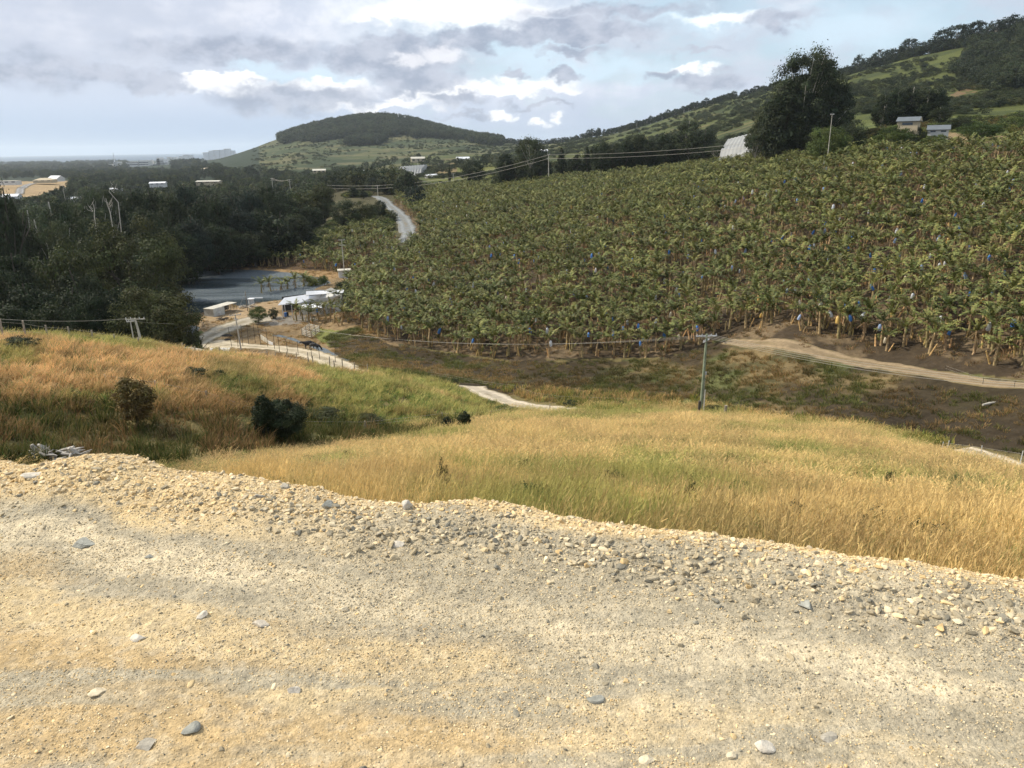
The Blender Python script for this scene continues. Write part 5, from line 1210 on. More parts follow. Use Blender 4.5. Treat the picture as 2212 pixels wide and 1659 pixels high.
# main pole on the flats
PM, tm_ = pole(1514, 880, 721, 'tall green-grey power pole with steel crossarms standing on the flats', arms=((.25, 2.5, .05), (.85, 1.6, .9)), m_=M_POLEG, lean=(.012, 0), rad=.17, d=88)
bx_ = MB(); bx_.box((.30, -.12, 4.9), (.16, .16, .34)); bx_.build('meter_box', M_STEEL, PM)
MB().tube([(.24, -.1, 5.0), (.24, -.1, 0)], .03, 6).build('conduit', M_WIRE, PM)
PA, ta = pole(521, 756, 678, 'power pole with vines at its foot at the fork of the gravel roads', arms=((.15, 2.1, .5), (1.0, 1.0, -.6)), lean=(-.04, 0), rad=.13, m_=M_POLEW)
PB, tb_ = pole(535, 672, 628, 'thin bare pole on the yard beside the dam', arms=(), rad=.08, m_=M_BARK)
PC, tc_ = pole(745, 603, 517, 'tall slim power pole beside the small white hut', arms=((.2, 2.0, .1), (1.7, 1.8, .1)), rad=.13)
PD, td_ = pole(307, 742, 686, 'leaning power pole rising behind the left fence before the round tree', arms=((.15, 2.3, .1),), lean=(-.10, 0), rad=.14, d=100)
PD2, td2 = pole(289, 735, 692, 'short slim pole just left of the leaning power pole', arms=((.1, .9, .5),), rad=.08, d=106)
PF, tf_ = pole(1185, 384, 333, 'pale power pole on the plantation crest left of the tree grove', arms=((.1, 1.2, .2), (2.2, 2.4, .2)), rad=.2, d=372)
PG, tg_ = pole(1790, 318, 246, 'slim power pole in front of the bright green dome tree', arms=((.2, 1.2, .3),), rad=.10, d=238)
far_poles = []
for px, top, d, h, lb in [(587, 384, 560, 11, 'left of the two double-armed poles above the wood'), (625, 387, 520, 11.5, 'right of the two double-armed poles above the wood'), (661, 393, 520, 9, 'pole third along the line above the wood'), (674, 399, 540, 8, 'shorter pole next to the third pole above the wood'),
                          (979, 374, 515, 8, 'pole behind the round sign-like top beside the pencil conifer'), (1014, 381, 500, 7, 'pole between the pencil conifer and the round dark tree'), (815, 400, 440, 8, 'thin pole at the road junction'), (902, 345, 850, 11, 'thin pole above the stepped white nets'), (948, 352, 880, 8, 'small pole in the tan field')]:
    g = at(px, d, top); zt = zat(px, top, d); o = empty('utility_pole', (g[0], g[1], zt - h), 0, lb if lb.startswith('p') or lb.startswith('t') or lb.startswith('s') else lb, 'power pole', 'far power poles in the valley')
    o['label'] = 'distant grey ' + lb if not lb[0] in 'lr' else 'distant ' + lb
    MB().tube([(0, 0, -3), (0, 0, h)], [.26, .17], 6).build('pole', M_POLEW, o); k = MB()
    k.box((0, 0, h - .4), (2.8, .22, .2))
    if px < 630: k.box((0, 0, h - 1.6), (2.4, .22, .2))
    k.build('crossarm', M_POLEW, o); far_poles.append(np.array([g[0], g[1], zt - .3]))
wires(far_poles[0], far_poles[1], 1.2, 'slack wires between the two double-armed poles above the wood', 3, .9, .04)
pr = hit(2212, 846); pr[2] = zat(2212, 828, math.hypot(pr[0], pr[1]) * .97); pr2 = pr + (pr - tm_) * .25
wires(tm_ - (0, 0, .2), pr2, 1.0, 'four wires running right from the tall power pole over the tan track', 4, .55, .017)
wires(tm_ - (0, 0, .25), ta, 2.6, 'wires running left from the tall power pole over the flats', 3, .9, .008)
wires(ta, tb_, .4, 'short wire from the road-fork pole to the bare pole', 1, .1, .012)
wl = at(-200, 92); wl[2] = zat(-200, 690, 92)
wires(td_, wl, .5, 'faint wire leaving the leaning pole to the left', 2, .7, .008)
wires(td_ - (0, 0, .4), ta, .9, 'wire from the leaning pole to the road-fork pole', 1, .4, .008)
wq = at(1690, 350); wq[2] = zat(1690, 300, 350)
wires(tf_ - (0, 0, .3), wq, 1.6, 'upper wire from the crest pole to the giant gum', 1, .8, .055); wires(tf_ - (0, 0, 2.0), wq - (0, 0, 2.0), 1.6, 'lower wire from the crest pole to the giant gum', 1, .8, .055)
wq2 = at(700, 470); wq2[2] = zat(700, 404, 470)
wires(tf_ - (0, 0, .3), wq2 + (0, 0, 1), 5, 'upper wire sagging left from the crest pole across the valley', 1, .8, .055); wires(tf_ - (0, 0, 2.0), wq2 - (0, 0, .6), 5, 'lower wire sagging left from the crest pole across the valley', 1, .8, .055)

def roofs(parent, P, th, mt, name='roof'):
    m_ = MB(); m_.slab(P, th); return m_.build(name, mt, parent)
def house(px, py, d, w, dep, h, rh, yaw, wallm, roofm, label, cat='house', group=None, nwin=3, name='house', flat=False):
    """house standing d metres away, its foot seen at (px, py); w along its own x axis"""
    g = at(px, d, py); zb = zat(px, py, d); z0 = min(g[2], zb)
    o = empty(name, (g[0], g[1], zb), yaw, label, cat, group)
    MB().box((0, 0, h / 2 - 1.0), (w, dep, h + 2)).build('wall', wallm, o)
    if rh > 0:
        m_ = MB(); e = .4; a, b = w / 2 + e, dep / 2 + e; hip = 0 if not flat else dep * .45
        V = [(-a, -b, h), (a, -b, h), (a, b, h), (-a, b, h), (-a + hip, 0, h + rh), (a - hip, 0, h + rh)]
        V += [(x, y, z - .15) for x, y, z in V[:4]]
        m_.add(V, [(0, 1, 5, 4), (2, 3, 4, 5), (6, 7, 1, 0), (7, 8, 2, 1), (8, 9, 3, 2), (9, 6, 0, 3), (9, 8, 7, 6)], 0); m_.add(V, [(1, 2, 5), (3, 0, 4)], 0 if flat else 1)
        m_.build('roof', [roofm, wallm], o)
    else:
        MB().box((0, 0, h + .15), (w + .5, dep + .5, .3)).build('roof', roofm, o)
    for i in range(nwin):
        x = (i + .5) / nwin * w - w / 2; MB().box((x, -dep / 2 - .02, h * .58), (w / nwin * .5, .08, h * .38)).build('window', M_WIN, o)
    return o
house(1962, 276, 262, 5.6, 4.0, 1.9, 1.2, -.65, M_CREAM, M_GROOF, 'small cream gabled house with a grey roof behind the plantation top', name='house', nwin=1)
house(2026, 289, 268, 5.5, 4.5, 1.2, 1.3, -.5, M_WHITEW, M_GROOF, 'low house with a dark grey roof and white gable right of the cream house', nwin=2)
house(745, 601, 224, 3.4, 2.8, 2.3, .0, .25, M_WHITEW, M_TIN2, 'small white hut with a flat tin roof beside the dam', 'hut', name='hut', nwin=0)
hh_ = [o for o in COL.objects if o.name.startswith('hut')][0]
MB().box((1.73, 0, 1.0), (.06, 1.0, 1.7)).build('door', M_DARK, hh_)
tank = up(543, 653, WATER_Z + .3)
tko = empty('water_tank', tank, 0, 'round white tank with a flat white lid on the dam edge', 'tank')
MB().tube([(0, 0, -.6), (0, 0, .85)], .68, 20).build('tank_wall', M_WHITEW, tko); MB().tube([(0, 0, .85), (0, 0, .95)], .85, 20).build('lid', M_TIN, tko)
MB().box((1.0, .7, .95), (3.4, .5, .08)).build('plank', M_TIN, tko)

# the long low tin shed by the water
def quadwall(m_, a, b, z0, z1a, z1b=None, th=.06, mi=0):
    a = np.array(a); b = np.array(b); z1b = z1a if z1b is None else z1b; n = fr(np.array([-(b - a)[1], (b - a)[0]])) * th / 2
    V = []
    for s in (-1, 1): V += [(a[0] + s * n[0], a[1] + s * n[1], z0), (b[0] + s * n[0], b[1] + s * n[1], z0), (b[0] + s * n[0], b[1] + s * n[1], z1b), (a[0] + s * n[0], a[1] + s * n[1], z1a)]
    m_.add(V, [(0, 1, 2, 3), (5, 4, 7, 6), (0, 4, 5, 1), (3, 2, 6, 7), (1, 5, 6, 2), (0, 3, 7, 4)], mi)
zb = CAMZ - 35.9
g1 = up(442, 681, zb); g2 = up(462, 683, zb); g3 = up(486, 677, zb); g4 = up(512, 669, zb); side = (g1 - g2); 
so_ = empty('tin_shed', g2, 0, 'long low corrugated tin shed with an open cage end at the water', 'shed')
L0 = g2 - g2; f = lambda p: (p - g2)
h0 = 1.65
m_ = MB(); quadwall(m_, f(g1), f(g2), -.4, h0 - .1); quadwall(m_, f(g2), f(g3), -.4, h0); quadwall(m_, f(g1), f(g3 + side), -.4, h0 - .1); m_.build('wall', M_TINW, so_)
P4 = [f(g2) + (0, 0, h0 + .02), f(g4) + (0, 0, h0 + .12), f(g4 + side) + (0, 0, h0 + .05), f(g1) + (0, 0, h0 - .05)]; c_ = sum(P4) / 4; P4 = [c_ + (p - c_) * 1.05 for p in P4]; roofs(so_, P4, .08, M_TIN2)
m_ = MB(); 
for t in np.linspace(0, 1, 5):
    for e_ in (0, 1): p = f(g3) * (1 - t) + f(g4) * t + side * e_; m_.tube([p + (0, 0, -.3), p + (0, 0, h0)], .05, 5)
for zq in (.05, .6, 1.2): p, q = f(g3) + (0, 0, zq), f(g4) + (0, 0, zq); m_.tube([p, q], .035, 4)
m_.build('cage', M_WOOD, so_)
m_ = MB(); quadwall(m_, f(g3 + side * .9), f(g4 + side * .9), 0, 1.2); m_.build('back_panel', M_DARK, so_)
m_ = MB(); m_.box(f(g3) * .55 + (0, -.35, .25), (.7, .4, .6)); m_.build('box', M_WHITEW, so_)

# the big white shed
Z0 = CAMZ - 36.0
def U(px, py, h): return up(px, py, Z0 + h)
sh = empty('farm_shed', (0, 0, 0), 0, 'big white-roofed farm shed with an open carport end', 'shed')
org = np.array([*(U(660, 680, 0)[:2]), Z0]); sh.location = org
def R3(*a): return U(*a) - org
Apt = R3(600, 659, 3.0); Bpt = R3(614, 643, 4.3); Cpt = R3(697, 631, 5.0); Dpt = R3(688, 645, 3.6); Ept = R3(648, 654, 3.2)
m_ = MB(); m_.slab([Apt, Ept, Dpt, Cpt, Bpt], .10); m_.build('roof', M_TIN, sh)
m_ = MB(); G1p = R3(735, 636, 5.0); G2p = R3(734, 651, 3.0); G3p = R3(700, 652, 2.9); m_.slab([Dpt + (0, 0, .03), G3p, G2p, G1p, Cpt + (0, 0, .03)], .10); m_.build('roof', mat('pale_grey_roof', (.60, .60, .56), .5, noise=[(.6, .9, 1.05)]), sh)  # white roof slope away from the sun, its shade painted in as grey
m_ = MB(); m_.slab([R3(661, 637, 4.7), R3(742, 632, 4.9), R3(743, 626, 5.3), R3(661, 629, 5.4)], .10); m_.build('roof', M_TIN, sh)
m_ = MB(); m_.slab([R3(700, 628, 5.5), R3(727, 627, 5.5), R3(715, 621, 6.1)], .15); m_.build('roof_vent', M_TIN2, sh)
m_ = MB(); F1 = R3(645, 659, 2.75); F2 = R3(653, 664.5, 2.3); F3 = R3(702, 664, 2.3); F4 = R3(697, 655, 2.85); m_.slab([F2, F3, F4, F1], .08); m_.build('awning_roof', M_TIN, sh)
m_ = MB()
for a_, b_, ha, hb in [((648, 679), (700, 683), 2.2, 2.2), ((700, 683), (737, 682), 2.8, 2.9), ((737, 682), (742, 668), 2.9, 4.6), ((742, 668), (665, 668), 4.6, 4.6)]:
    p, q = R3(a_[0], a_[1], 0), R3(b_[0], b_[1], 0); quadwall(m_, p, q, -.5, ha, hb, .1)
p, q = R3(648, 679, 0), R3(665, 668, 0); quadwall(m_, p, q, -.5, 2.9, 3.6, .1)
m_.build('wall', M_TINW, sh)
m_ = MB(); quadwall(m_, R3(612, 672, 0), R3(660, 668, 0), 0, 3.4, 3.6, .1); m_.build('back_wall', M_DARK, sh)  # near-black colour stands in for the shade inside the carport
for q_ in [(612, 684), (648, 680), (616, 672), (632, 682)]:
    p = R3(*q_, 0); p0 = p.copy(); MB().tube([p0 + (0, 0, -.3), p0 + (0, 0, 2.95)], .09, 8).build('post', M_STEEL, sh)
for k, (q_, lab) in enumerate([((617, 683), 'blue drum standing by the carport post'), ((621, 682), 'dark drum beside the blue drum in the carport')]):
    p = U(*q_, 0); m_ = MB(); m_.tube([(0, 0, 0), (0, 0, .1), (0, 0, .9), (0, 0, .95)], [.28, .3, .3, .27], 12); o = m_.build('drum', M_BLUE if k == 0 else M_DARK, label=lab, cat='drum'); o.location = (p[0], p[1], float(ground(p[0], p[1])))

# far nets, greenhouses and buildings
def canopy(corners, hgt, name, label, nx=26, ny=10, wav=.35):
    W = [hit(a, b) if len(c) == 0 else at(a, c[0], b) for a, b, *c in corners]; W = [np.array(w) for w in W]; m_ = MB(); V = []
    for i in range(nx + 1):
        for j in range(ny + 1):
            s, t = i / nx, j / ny; p = (W[0] * (1 - s) + W[1] * s) * (1 - t) + (W[3] * (1 - s) + W[2] * s) * t
            e_ = (i in (0, nx)) or (j in (0, ny)); V.append((p[0], p[1], max(p[2], float(ground(p[0], p[1]))) + (hgt + wav * abs(math.sin(i * 1.57)) if not e_ else 0.3)))
    F = [(i * (ny + 1) + j, (i + 1) * (ny + 1) + j, (i + 1) * (ny + 1) + j + 1, i * (ny + 1) + j + 1) for i in range(nx) for j in range(ny)]
    o = empty(name, W[0], 0, label, 'netting'); m_.add(np.array(V) - W[0], F); m_.build('canopy', M_NET, o); k = MB()
    for i in range(1, nx, 3):
        for j in (1, ny // 2, ny - 1): p = np.array(V[i * (ny + 1) + j]) - W[0]; k.tube([p - (0, 0, hgt + 3), p], .12, 4)
    k.build('poles', M_WOOD, o); return o
canopy([(1550, 348, 352), (1662, 338, 335), (1672, 300, 440), (1570, 308, 455)], 6.5, 'netting', 'large pale netting canopy on the slope left of the giant gum')
canopy([(834, 382, 690), (912, 380, 700), (926, 366, 860), (850, 369, 840)], 4.5, 'greenhouse', 'white stepped greenhouse nets in the valley right of centre', wav=1.0)
W_, CR_, TN = M_WHITEW, M_CREAM, M_TIN
FARH = 'far houses in the valley and on the hills'
for px, py, d, w, dep, h, rh, yaw, wm, rm, lb in [
    (98, 392, 1300, 26, 16, 2.0, 3, .1, CR_, CR_, 'wide cream house on the tan suburb rise'), (122, 389, 1340, 18, 14, 2.5, 4, -.3, W_, TN, 'white gabled house right of the wide cream house'), (20, 396, 1150, 24, 12, 3, 0, .1, W_, M_TIN2, 'white flat house at the left edge of the tan rise'),
    (163, 434, 640, 13, 9, 1.6, 1.4, .4, W_, TN, 'small white roof among trees below the tan rise'), (15, 434, 820, 22, 12, 4, 2, .2, W_, TN, 'white roof at the left edge below the tan rise'), (250, 412, 800, 10, 8, 1.6, 1, 0, W_, TN, 'small white shed roof above the forked dead tree'),
    (342, 399, 700, 12, 8, 1.4, 1.0, .2, W_, TN, 'pale roof showing between dark gums left of centre'), (452, 395, 720, 20, 8, 1.3, .8, 0, CR_, M_TIN2, 'long low pale roof in the wood, left of the double-armed poles'), (446, 368, 1600, 16, 12, 3, 2, .1, CR_, CR_, 'isolated cream building in the middle plain'),
    (690, 373, 900, 14, 9, 2.5, 1.6, .2, CR_, M_TIN2, 'pale farmhouse left of the greenhouse nets'), (788, 378, 900, 12, 8, 4, 1.5, .3, W_, TN, 'little white house just left of the greenhouse nets'), (903, 350, 1150, 20, 10, 5, 2.5, .2, CR_, M_TIN2, 'cream house with gable above the greenhouse nets'),
    (932, 388, 640, 9, 7, 3, 1.5, .4, W_, TN, 'white roof right under the tan field'), (1000, 349, 1100, 18, 10, 4, 2.5, .3, W_, TN, 'white house at the top right of the tan field'), (915, 296, 2050, 42, 14, 2.5, 2, -.15, CR_, TN, 'long white roofed estate high on the central hill'),
    (972, 307, 1950, 22, 12, 2.5, 2, .1, CR_, M_TIN2, 'left cream house below the saddle trees'), (1030, 305, 1900, 22, 12, 2.5, 2, .1, W_, M_GROOF, 'grey-roofed house below the saddle trees'), (1175, 333, 1000, 9, 7, 4, 2, .1, W_, TN, 'tiny white house on the slope right of the domed gum'), (760, 357, 1500, 10, 9, 2.5, 1.5, .1, W_, TN, 'tiny white house at the foot of the central hill'), (592, 362, 1500, 11, 9, 2.5, 1.5, .1, W_, TN, 'tiny white building at the left foot of the central hill')]:
    house(px, py, d, w, dep, h, rh, yaw, wm, rm, lb, 'house', FARH, 3, flat=rm is CR_)
def block(px, py, d, parts, label, mt=M_WHITEW):
    g = at(px, d, py); zb_ = zat(px, py, d); o = empty('office_block', (g[0], g[1], zb_), 0, label, 'building')
    for (x, w, h) in parts:
        b = MB().box((x, 0, h / 2 - 6), (w, 40, h + 12)).build('wing', mt, o)
        wn = MB(); 
        for fl_ in range(max(1, int(h // 7))): wn.box((x, -20.2, 5 + fl_ * 7), (w * .85, .5, 2.4))
        wn.build('windows', M_WIN, b)
block(305, 358, 3300, [(-22, 50, 14), (20, 42, 20)], 'long white building in the far town, left one')
block(352, 359, 3300, [(-22, 20, 10), (0, 30, 26), (-6, 10, 32), (20, 20, 14)], 'stepped white tower building in the far town')
block(251, 359, 3300, [(8, 14, 16), (-12, 16, 8)], 'small white building beside the far lattice mast')
mm = at(246, 3300, 340); mo = MB().tube([(0, 0, -10), (0, 0, 44)], [3.2, .8], 4).build('mast', M_STEEL, label='faint mast rising from the far plain', cat='mast'); mo.location = (mm[0], mm[1], zat(246, 356, 3300))
M_HAZYW = M_WHITEW
for k, (px, py, w, h) in enumerate([(392, 342, 26, 16), (402, 341, 40, 22), (413, 340, 30, 18), (446, 338, 40, 30), (457, 335, 34, 34), (468, 333, 46, 30), (480, 331, 40, 26), (492, 330, 50, 30), (503, 331, 36, 20), (460, 340, 40, 16), (378, 343, 34, 12), (366, 343, 30, 10)]):
    g = at(px, 6900, py); o = empty('coast_building', (g[0], g[1], zat(px, py, 6900)), 0, 'white building of the far headland town on the horizon', 'building', 'white buildings of the headland town')
    MB().box((0, 0, h / 2 - 20), (w * 1.0, 30, h + 40)).build('wall', M_WHITEW, o); MB().box((0, 0, h + 1), (w * 1.06, 33, 2)).build('roof', CR_ if k % 2 else TN, o)
for px, top, lb in [(861, 246, 'left and taller of the two pale towers on the central hill'), (875, 251, 'right and shorter of the two pale towers on the central hill')]:
    d = 2290; g = at(px, d, 262); zt = zat(px, top, d); h = 26; o = empty('radio_tower', (g[0], g[1], zt - h), 0, lb, 'tower')
    MB().tube([(0, 0, -14), (0, 0, h)], [1.5, 1.1], 6).build('mast', M_WHITEW, o); MB().tube([(0, 0, h - 2.5), (0, 0, h)], 2.6, 8).build('antenna_head', M_WHITEW, o)

# fences ---------------------------------------------------------------
def fence(posts, label, h=None, rad=.06, m_=M_POST, wires_=True, group=None, z=None, wire_h=(.45, .85)):
    P = []
    for q in posts:
        px, py, d, top = q; b = at(px, d, py); b[2] = float(ground(b[0], b[1])); hh = zat(px, top, d) - b[2]; P.append((b, max(.7, hh)))
    o = empty('fence', P[0][0], 0, label, 'fence', group); o0 = P[0][0]
    for b, hh in P:
        q = b - o0; l = rng.normal(0, .04, 2); MB().tube([q + (0, 0, -.4), q + (l[0] * hh, l[1] * hh, hh)], [rad * 1.1, rad * .9], 7).build('post', m_, o)
    if wires_:
        w = MB()
        for t in wire_h:
            w.tube([b - o0 + (0, 0, hh * t) for b, hh in P], .008, 3, cap=False)
        w.build('wire', M_WIRE, o)
    return o
fence([(-46, 718, 74, 686), (3, 715, 75, 688), (52, 712, 76, 692), (102, 725, 77.5, 702), (152, 725, 79, 705), (200, 733, 80, 713), (249, 739, 82, 721), (301, 741, 84, 728), (347, 746, 86, 737), (396, 765, 87, 740), (420, 757, 90, 748)], 'weathered post fence along the crest of the left grassy slope', rad=.085)
fence([(448, 778, 92, 754), (477, 775, 93, 748), (512, 777, 94, 757), (548, 781, 95, 760), (580, 775, 96, 757)], 'few short fence posts at the top of the grass below the road fork')
fence([(597, 776, 99, 757), (620, 771, 101, 758), (640, 772, 101, 760), (665, 778, 101, 761)], 'cluster of short old posts on the road verge')
fence([(628, 782, 98, 771), (669, 792, 97, 770), (676, 783, 98.5, 768), (712, 786, 98, 770), (723, 790, 98, 778), (739, 786, 98, 773), (765, 795, 98, 783), (794, 800, 98, 786)], 'row of dark posts beside the broad curve of the gravel track', rad=.075)
fence([(245, 915, 60, 880), (352, 930, 59, 905), (460, 954, 58, 922), (557, 957, 57, 941), (632, 971, 56, 938), (791, 955, 60, 932), (957, 933, 66, 912), (1009, 926, 69, 912), (1061, 917, 72, 893), (1105, 886, 80, 877), (1188, 894, 82, 873)], 'sparse leaning post fence following the gully to the road bend', rad=.07)
fence([(926, 818, 106, 807), (981, 828, 104, 817), (1040, 839, 101, 822), (1113, 854, 98, 837), (1154, 868, 94, 855), (1209, 872, 91, 858), (1402, 872, 89, 861)], 'thin dark steel posts along the far side of the short road bend', rad=.03, m_=M_DKBARK)
fence([(2035, 966, 66, 954), (2045, 968, 64.5, 951), (2120, 983, 66, 962), (2203, 1000, 62, 973)], 'pale steel posts beside the track at the right edge', rad=.035, m_=M_STEEL)
fence([(2039, 813, 93, 799), (2122, 835, 88.5, 816), (2190, 842, 86, 824)], 'thin dark posts on the edge of the tan track at the right', rad=.03, m_=M_DKBARK)
fence([(497, 716, 144, 706), (509, 713, 146, 703), (520, 712, 147, 702), (533, 710, 149, 700), (548, 711, 150, 699), (560, 714, 147, 704), (575, 718, 143, 709), (590, 728, 139, 719), (602, 738, 135, 727), (620, 743, 132, 732), (642, 748, 128, 737), (672, 758, 121, 745), (690, 764, 117, 754), (723, 770, 113, 760)], 'thin wire fence round the muddy paddock with the cattle', rad=.045, m_=M_DKBARK)
def single(name, px, py, top, d, rad, m_, label, cat):
    b = at(px, d, py); h = zat(px, top, d) - b[2]; o = MB().tube([(0, 0, -.3), (0, 0, h * .5), (.02, 0, h)], [rad * 1.1, rad, rad], 8).build(name, m_, label=label, cat=cat); o.location = b
single('marker_stake', 1521, 874, 842, 86.5, .045, M_WHITEW, 'thin white stake standing right of the tall power pole', 'stake')
single('strainer_post', 1510, 886, 866, 82, .17, M_DKBARK, 'thick dark short post in front of the tall power pole', 'post')
single('strainer_post', 1567, 889, 876, 82, .17, M_WOOD, 'thick grey short post right of the power pole foot', 'post')

# cattle ------------------------------------------------------------------
M_COW = mat('black_hide', (.012, .011, .012), .6, spec=.4); M_HOOF = mat('horn', (.08, .07, .06), .6)
def cow(pos, yaw, label, graze=True, s=1.0, seed=0):
    """one skinned body: trunk, neck, head and four jointed legs grown from a skeleton"""
    J = {}; E = []; V = []; Rr = []
    def v(p, r): V.append(p); Rr.append(r); return len(V) - 1
    hip = v((-.70, 0, 1.12), (.30, .33)); mid = v((-.1, 0, 1.02), (.36, .40)); sho = v((.55, 0, 1.08), (.29, .37)); E += [(hip, mid), (mid, sho)]
    if graze: n1 = v((.95, .03, .95), (.15, .21)); n2 = v((1.22, .05, .62), (.12, .16)); hd = v((1.36, .06, .36), (.11, .13)); mz = v((1.45, .06, .16), (.075, .08))
    else: n1 = v((.92, .0, 1.25), (.15, .21)); n2 = v((1.18, .0, 1.40), (.12, .15)); hd = v((1.38, .0, 1.36), (.115, .13)); mz = v((1.62, .0, 1.22), (.075, .085))
    E += [(sho, n1), (n1, n2), (n2, hd), (hd, mz)]
    for y in (-.2, .2):
        a = v((.56, y, .78), (.12, .15)); b = v((.58, y * 1.05, .45), (.07, .075)); c = v((.56, y * 1.05, .12), (.045, .05)); d = v((.60, y * 1.05, .02), (.06, .06)); E += [(sho, a), (a, b), (b, c), (c, d)]
        a = v((-.66, y * 1.05, .80), (.14, .20)); b = v((-.86, y * 1.1, .50), (.07, .08)); c = v((-.76, y * 1.1, .14), (.045, .05)); d = v((-.72, y * 1.1, .02), (.06, .06)); E += [(hip, a), (a, b), (b, c), (c, d)]
    t1 = v((-.98, 0, 1.10), (.04, .04)); t2 = v((-1.04, .02, .62), (.025, .03)); E += [(hip, t1), (t1, t2)]
    me = bpy.data.meshes.new('cow_body'); me.from_pydata(V, E, []); o = bpy.data.objects.new('cow', me); COL.objects.link(o)
    sk = o.modifiers.new('skin', 'SKIN'); sub = o.modifiers.new('sub', 'SUBSURF'); sub.levels = 2; sub.render_levels = 2
    for i, rr in enumerate(Rr): me.skin_vertices[0].data[i].radius = rr
    me.skin_vertices[0].data[1].use_root = True
    me.materials.append(M_COW); o.location = pos; o.rotation_euler = (0, 0, yaw); o.scale = (s,) * 3
    tag(o, label, 'cow', 'black cattle on the muddy paddock')
    hp = np.array(V[hd]); 
    for y in (-1, 1):
        e_ = MB(); e_.tube([hp + (-.04, y * .08, .08), hp + (-.06, y * .20, .08), hp + (-.06, y * .30, .03)], [.03, .06, .015], 6); e_.build('ear', M_COW, o)
        e_ = MB(); e_.tube([hp + (-.05, y * .06, .11), hp + (-.06, y * .15, .19)], [.025, .008], 5); e_.build('horn', M_HOOF, o)
    return o
if 'SKIN' in [x.identifier for x in bpy.types.Modifier.bl_rna.properties['type'].enum_items]:
    p = hit(668, 754); me_ = cow(p, .45 + math.pi, 'black cow standing behind the grazing one by the creek', False, 1.05); p = hit(680, 757); cow(p, -.25, 'black cow grazing to the right beside the creek', True, 1.0)

# things lying about ----------------------------------------------------------
def heap(px, py, w, hgt, n, mt, name, label, cat, sheets=False, seed=0):
    r = np.random.default_rng(seed + n); p = hit(px, py); m_ = MB()
    for i in range(n):
        a = r.uniform(0, 3.14); L_ = r.uniform(.4, .9) * w * .6; c = np.array([r.uniform(-.4, .4) * w, r.uniform(-.3, .3) * w * .7, r.uniform(.05, 1) * hgt * .6]); e_ = np.array([math.cos(a), math.sin(a) * .8, r.uniform(-.25, .35)]) * L_ / 2
        if sheets and i % 2: m_.slab([c - e_ + (0, -.3, 0), c + e_ + (0, -.3, 0), c + e_ + (0, .5, .1), c - e_ + (0, .5, .1)], .05)
        else: m_.tube([c - e_, c + (0, 0, r.normal(0, .05)), c + e_], [r.uniform(.04, .1), .08, r.uniform(.02, .07)], 6)
    o = m_.build(name, mt, label=label, cat=cat); o.location = p; return o
heap(534, 664, 4.2, .8, 18, M_WOOD, 'timber_heap', 'heap of old boards and sheets at the water edge beside the bare pole', 'timber heap', True)
heap(481, 692, 2.4, .9, 26, M_DKBARK, 'branch_heap', 'heap of dark cut branches in front of the tin shed', 'branch heap')
# stump pile on the far side of the gully edge
M_STUMP = mat('silver_driftwood', (.46, .43, .38), .9, noise=[(5, .55, 1.25)], bump=(8, .8))
def stump_pile():
    p = at(128, 45, 975); r = np.random.default_rng(3); z0 = zat(128, 992, 45); o = empty('stump_pile', (p[0], p[1], z0), 0, 'pile of silvery uprooted stumps and branches beyond the pad edge', 'stump pile')
    for i in range(5):
        m_ = MB(); x = r.uniform(-1.3, 1.2); h = r.uniform(.4, .9); m_.tube([(x, 0, -.3), (x + r.normal(0, .1), 0, h * .5), (x + r.normal(0, .2), r.normal(0, .2), h)], [.32, .2, .09], 7)
        for k in range(5): a = r.uniform(0, 6.28); q = r.uniform(.3, .7); m_.tube([(x, 0, h * .3), (x + q * math.cos(a) * .6, q * math.sin(a) * .5, h * .4 + .1), (x + q * math.cos(a), q * math.sin(a), h * .4 + r.uniform(-.1, .4))], [.12, .07, .02], 5)
        m_.build('stump', M_STUMP, o)
    for i in range(16):
        a = r.uniform(-.5, .5) + (3.14 if r.random() < .5 else 0); c = np.array([r.uniform(-1.5, 1.5), r.uniform(-.6, .6), r.uniform(.0, .5)]); L_ = r.uniform(.5, 1.5); e_ = np.array([math.cos(a), math.sin(a), r.uniform(-.3, .6)]) * L_ / 2
        MB().tube([c - e_, c + r.normal(0, .05, 3), c + e_], [.09, .07, .02], 6).build('branch', M_STUMP, o)
stump_pile()
# timber cattle pen
def pen():
    q = [up(652, 716, Z0 + .6), up(672, 722, Z0 + .6), up(690, 712, Z0 + .6), up(668, 705, Z0 + .6)]; q = [np.array([*w[:2], float(ground(w[0], w[1]))]) for w in q]; o = empty('cattle_yard', q[0], 0, 'small square yard of grey timber rails in front of the bananas', 'yard')
    for i in range(4):
        a, b = q[i] - q[0], q[(i + 1) % 4] - q[0]; m_ = MB()
        for t in (.3, .65, 1.0, 1.3): m_.tube([a + (0, 0, t), b + (0, 0, t)], .07, 5)
        m_.build('rails', M_POLEW, o)
        for t in (0, .5): p = a * (1 - t) + b * t; MB().tube([p + (0, 0, -.3), p + (0, 0, 1.5)], .1, 6).build('post', M_WOOD, o)
pen()
p = hit(491, 735); m_ = MB(); a = np.linspace(0, 2 * math.pi, 17); m_.tube([(.45 * math.cos(t), .45 * math.sin(t), .12) for t in a], .14, 8, cap=False); o = m_.build('tyre', M_DARK, label='old grey tyre lying beside the inner curve of the road', cat='tyre'); o.location = p
p = hit(488, 727); m_ = MB(); V, F = stone_mesh(5, 'h', .5, 3); m_.add(V * (1.3, .8, 1.0), F); o = m_.build('tarp_bundle', M_DARK, label='black tarp bundle in the bank above the tyre', cat='tarp'); o.location = p
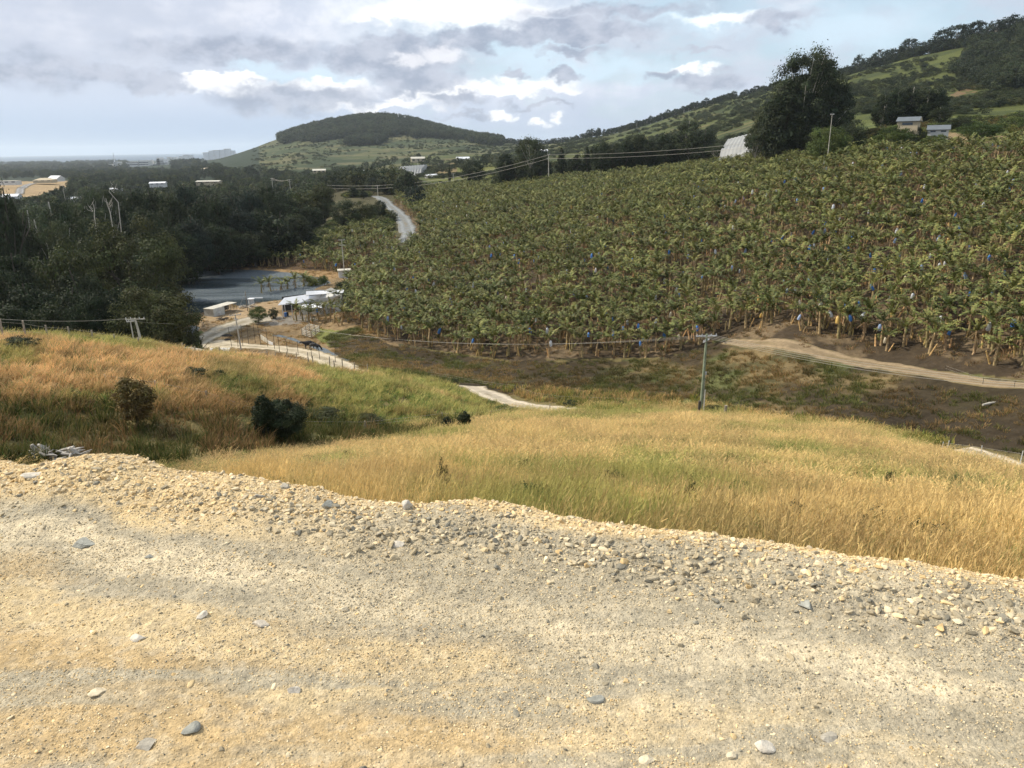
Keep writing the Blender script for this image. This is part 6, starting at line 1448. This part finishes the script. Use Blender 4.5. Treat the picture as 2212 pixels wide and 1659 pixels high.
# metal sheet fence and trough in the paddock
q = [hit(564, 733), hit(574, 739), hit(581, 744), hit(590, 745)]; o = empty('sheet_fence', q[0], 0, 'short fence of leaning pale metal sheets by the mud', 'fence')
for i in range(3): m_ = MB(); quadwall(m_, q[i] - q[0], q[i + 1] - q[0], -.3, 1.0, .9, .05); m_.build('sheet', M_TIN2 if i < 2 else M_TIN, o)
# low tin shelter half hidden behind the grass crest
c4 = [up(449, 762, Z0 + 2.0), up(494, 761, Z0 + 2.0), up(497, 751, Z0 + 2.3), up(454, 752, Z0 + 2.3)]; o = empty('tin_shelter', c4[0] - (0, 0, 2), 0, 'low shelter with patched white and rusty tin roof just behind the grass crest', 'shelter')
for i in range(4):
    a0, a1 = i / 4 + .004, (i + 1) / 4 - .004; m_ = MB(); k = c4[0] - (0, 0, 2); m_.slab([c4[0] * (1 - a0) + c4[1] * a0 - k, c4[0] * (1 - a1) + c4[1] * a1 - k, c4[3] * (1 - a1) + c4[2] * a1 - k, c4[3] * (1 - a0) + c4[2] * a0 - k], .06); m_.build('roof_sheet', M_TIN if i % 2 == 0 else M_TIN2, o)
for c_ in c4: MB().tube([c_ - k - (0, 0, 2.3), c_ - k - (0, 0, .05)], .07, 6).build('post', M_WOOD, o)
# log lying on the boggy flat
p = hit(2138, 876); MB_ = MB().tube([(-.9, -.3, .15), (0, 0, .2), (.9, .4, .15)], [.1, .13, .09], 8).build('log', M_POLEW, label='pale broken log lying on the boggy flat at the right', cat='log'); MB_.location = p

# ------------------------------------------------------------------ haze: the air over the whole scene
hz = MB(); hz.box((0, 14000, 140), (34000, 32000, 360)); hm = bpy.data.materials.new('haze'); hm.use_nodes = True; nt = hm.node_tree; nt.nodes.clear()
ho = nt.nodes.new('ShaderNodeOutputMaterial'); pv = nt.nodes.new('ShaderNodeVolumePrincipled'); nt.links.new(pv.outputs[0], ho.inputs['Volume'])
pv.inputs['Color'].default_value = (.80, .90, 1.0, 1); pv.inputs['Density'].default_value = 0.00005; pv.inputs['Anisotropy'].default_value = 0.3
hz.build('haze', hm, kind='stuff')
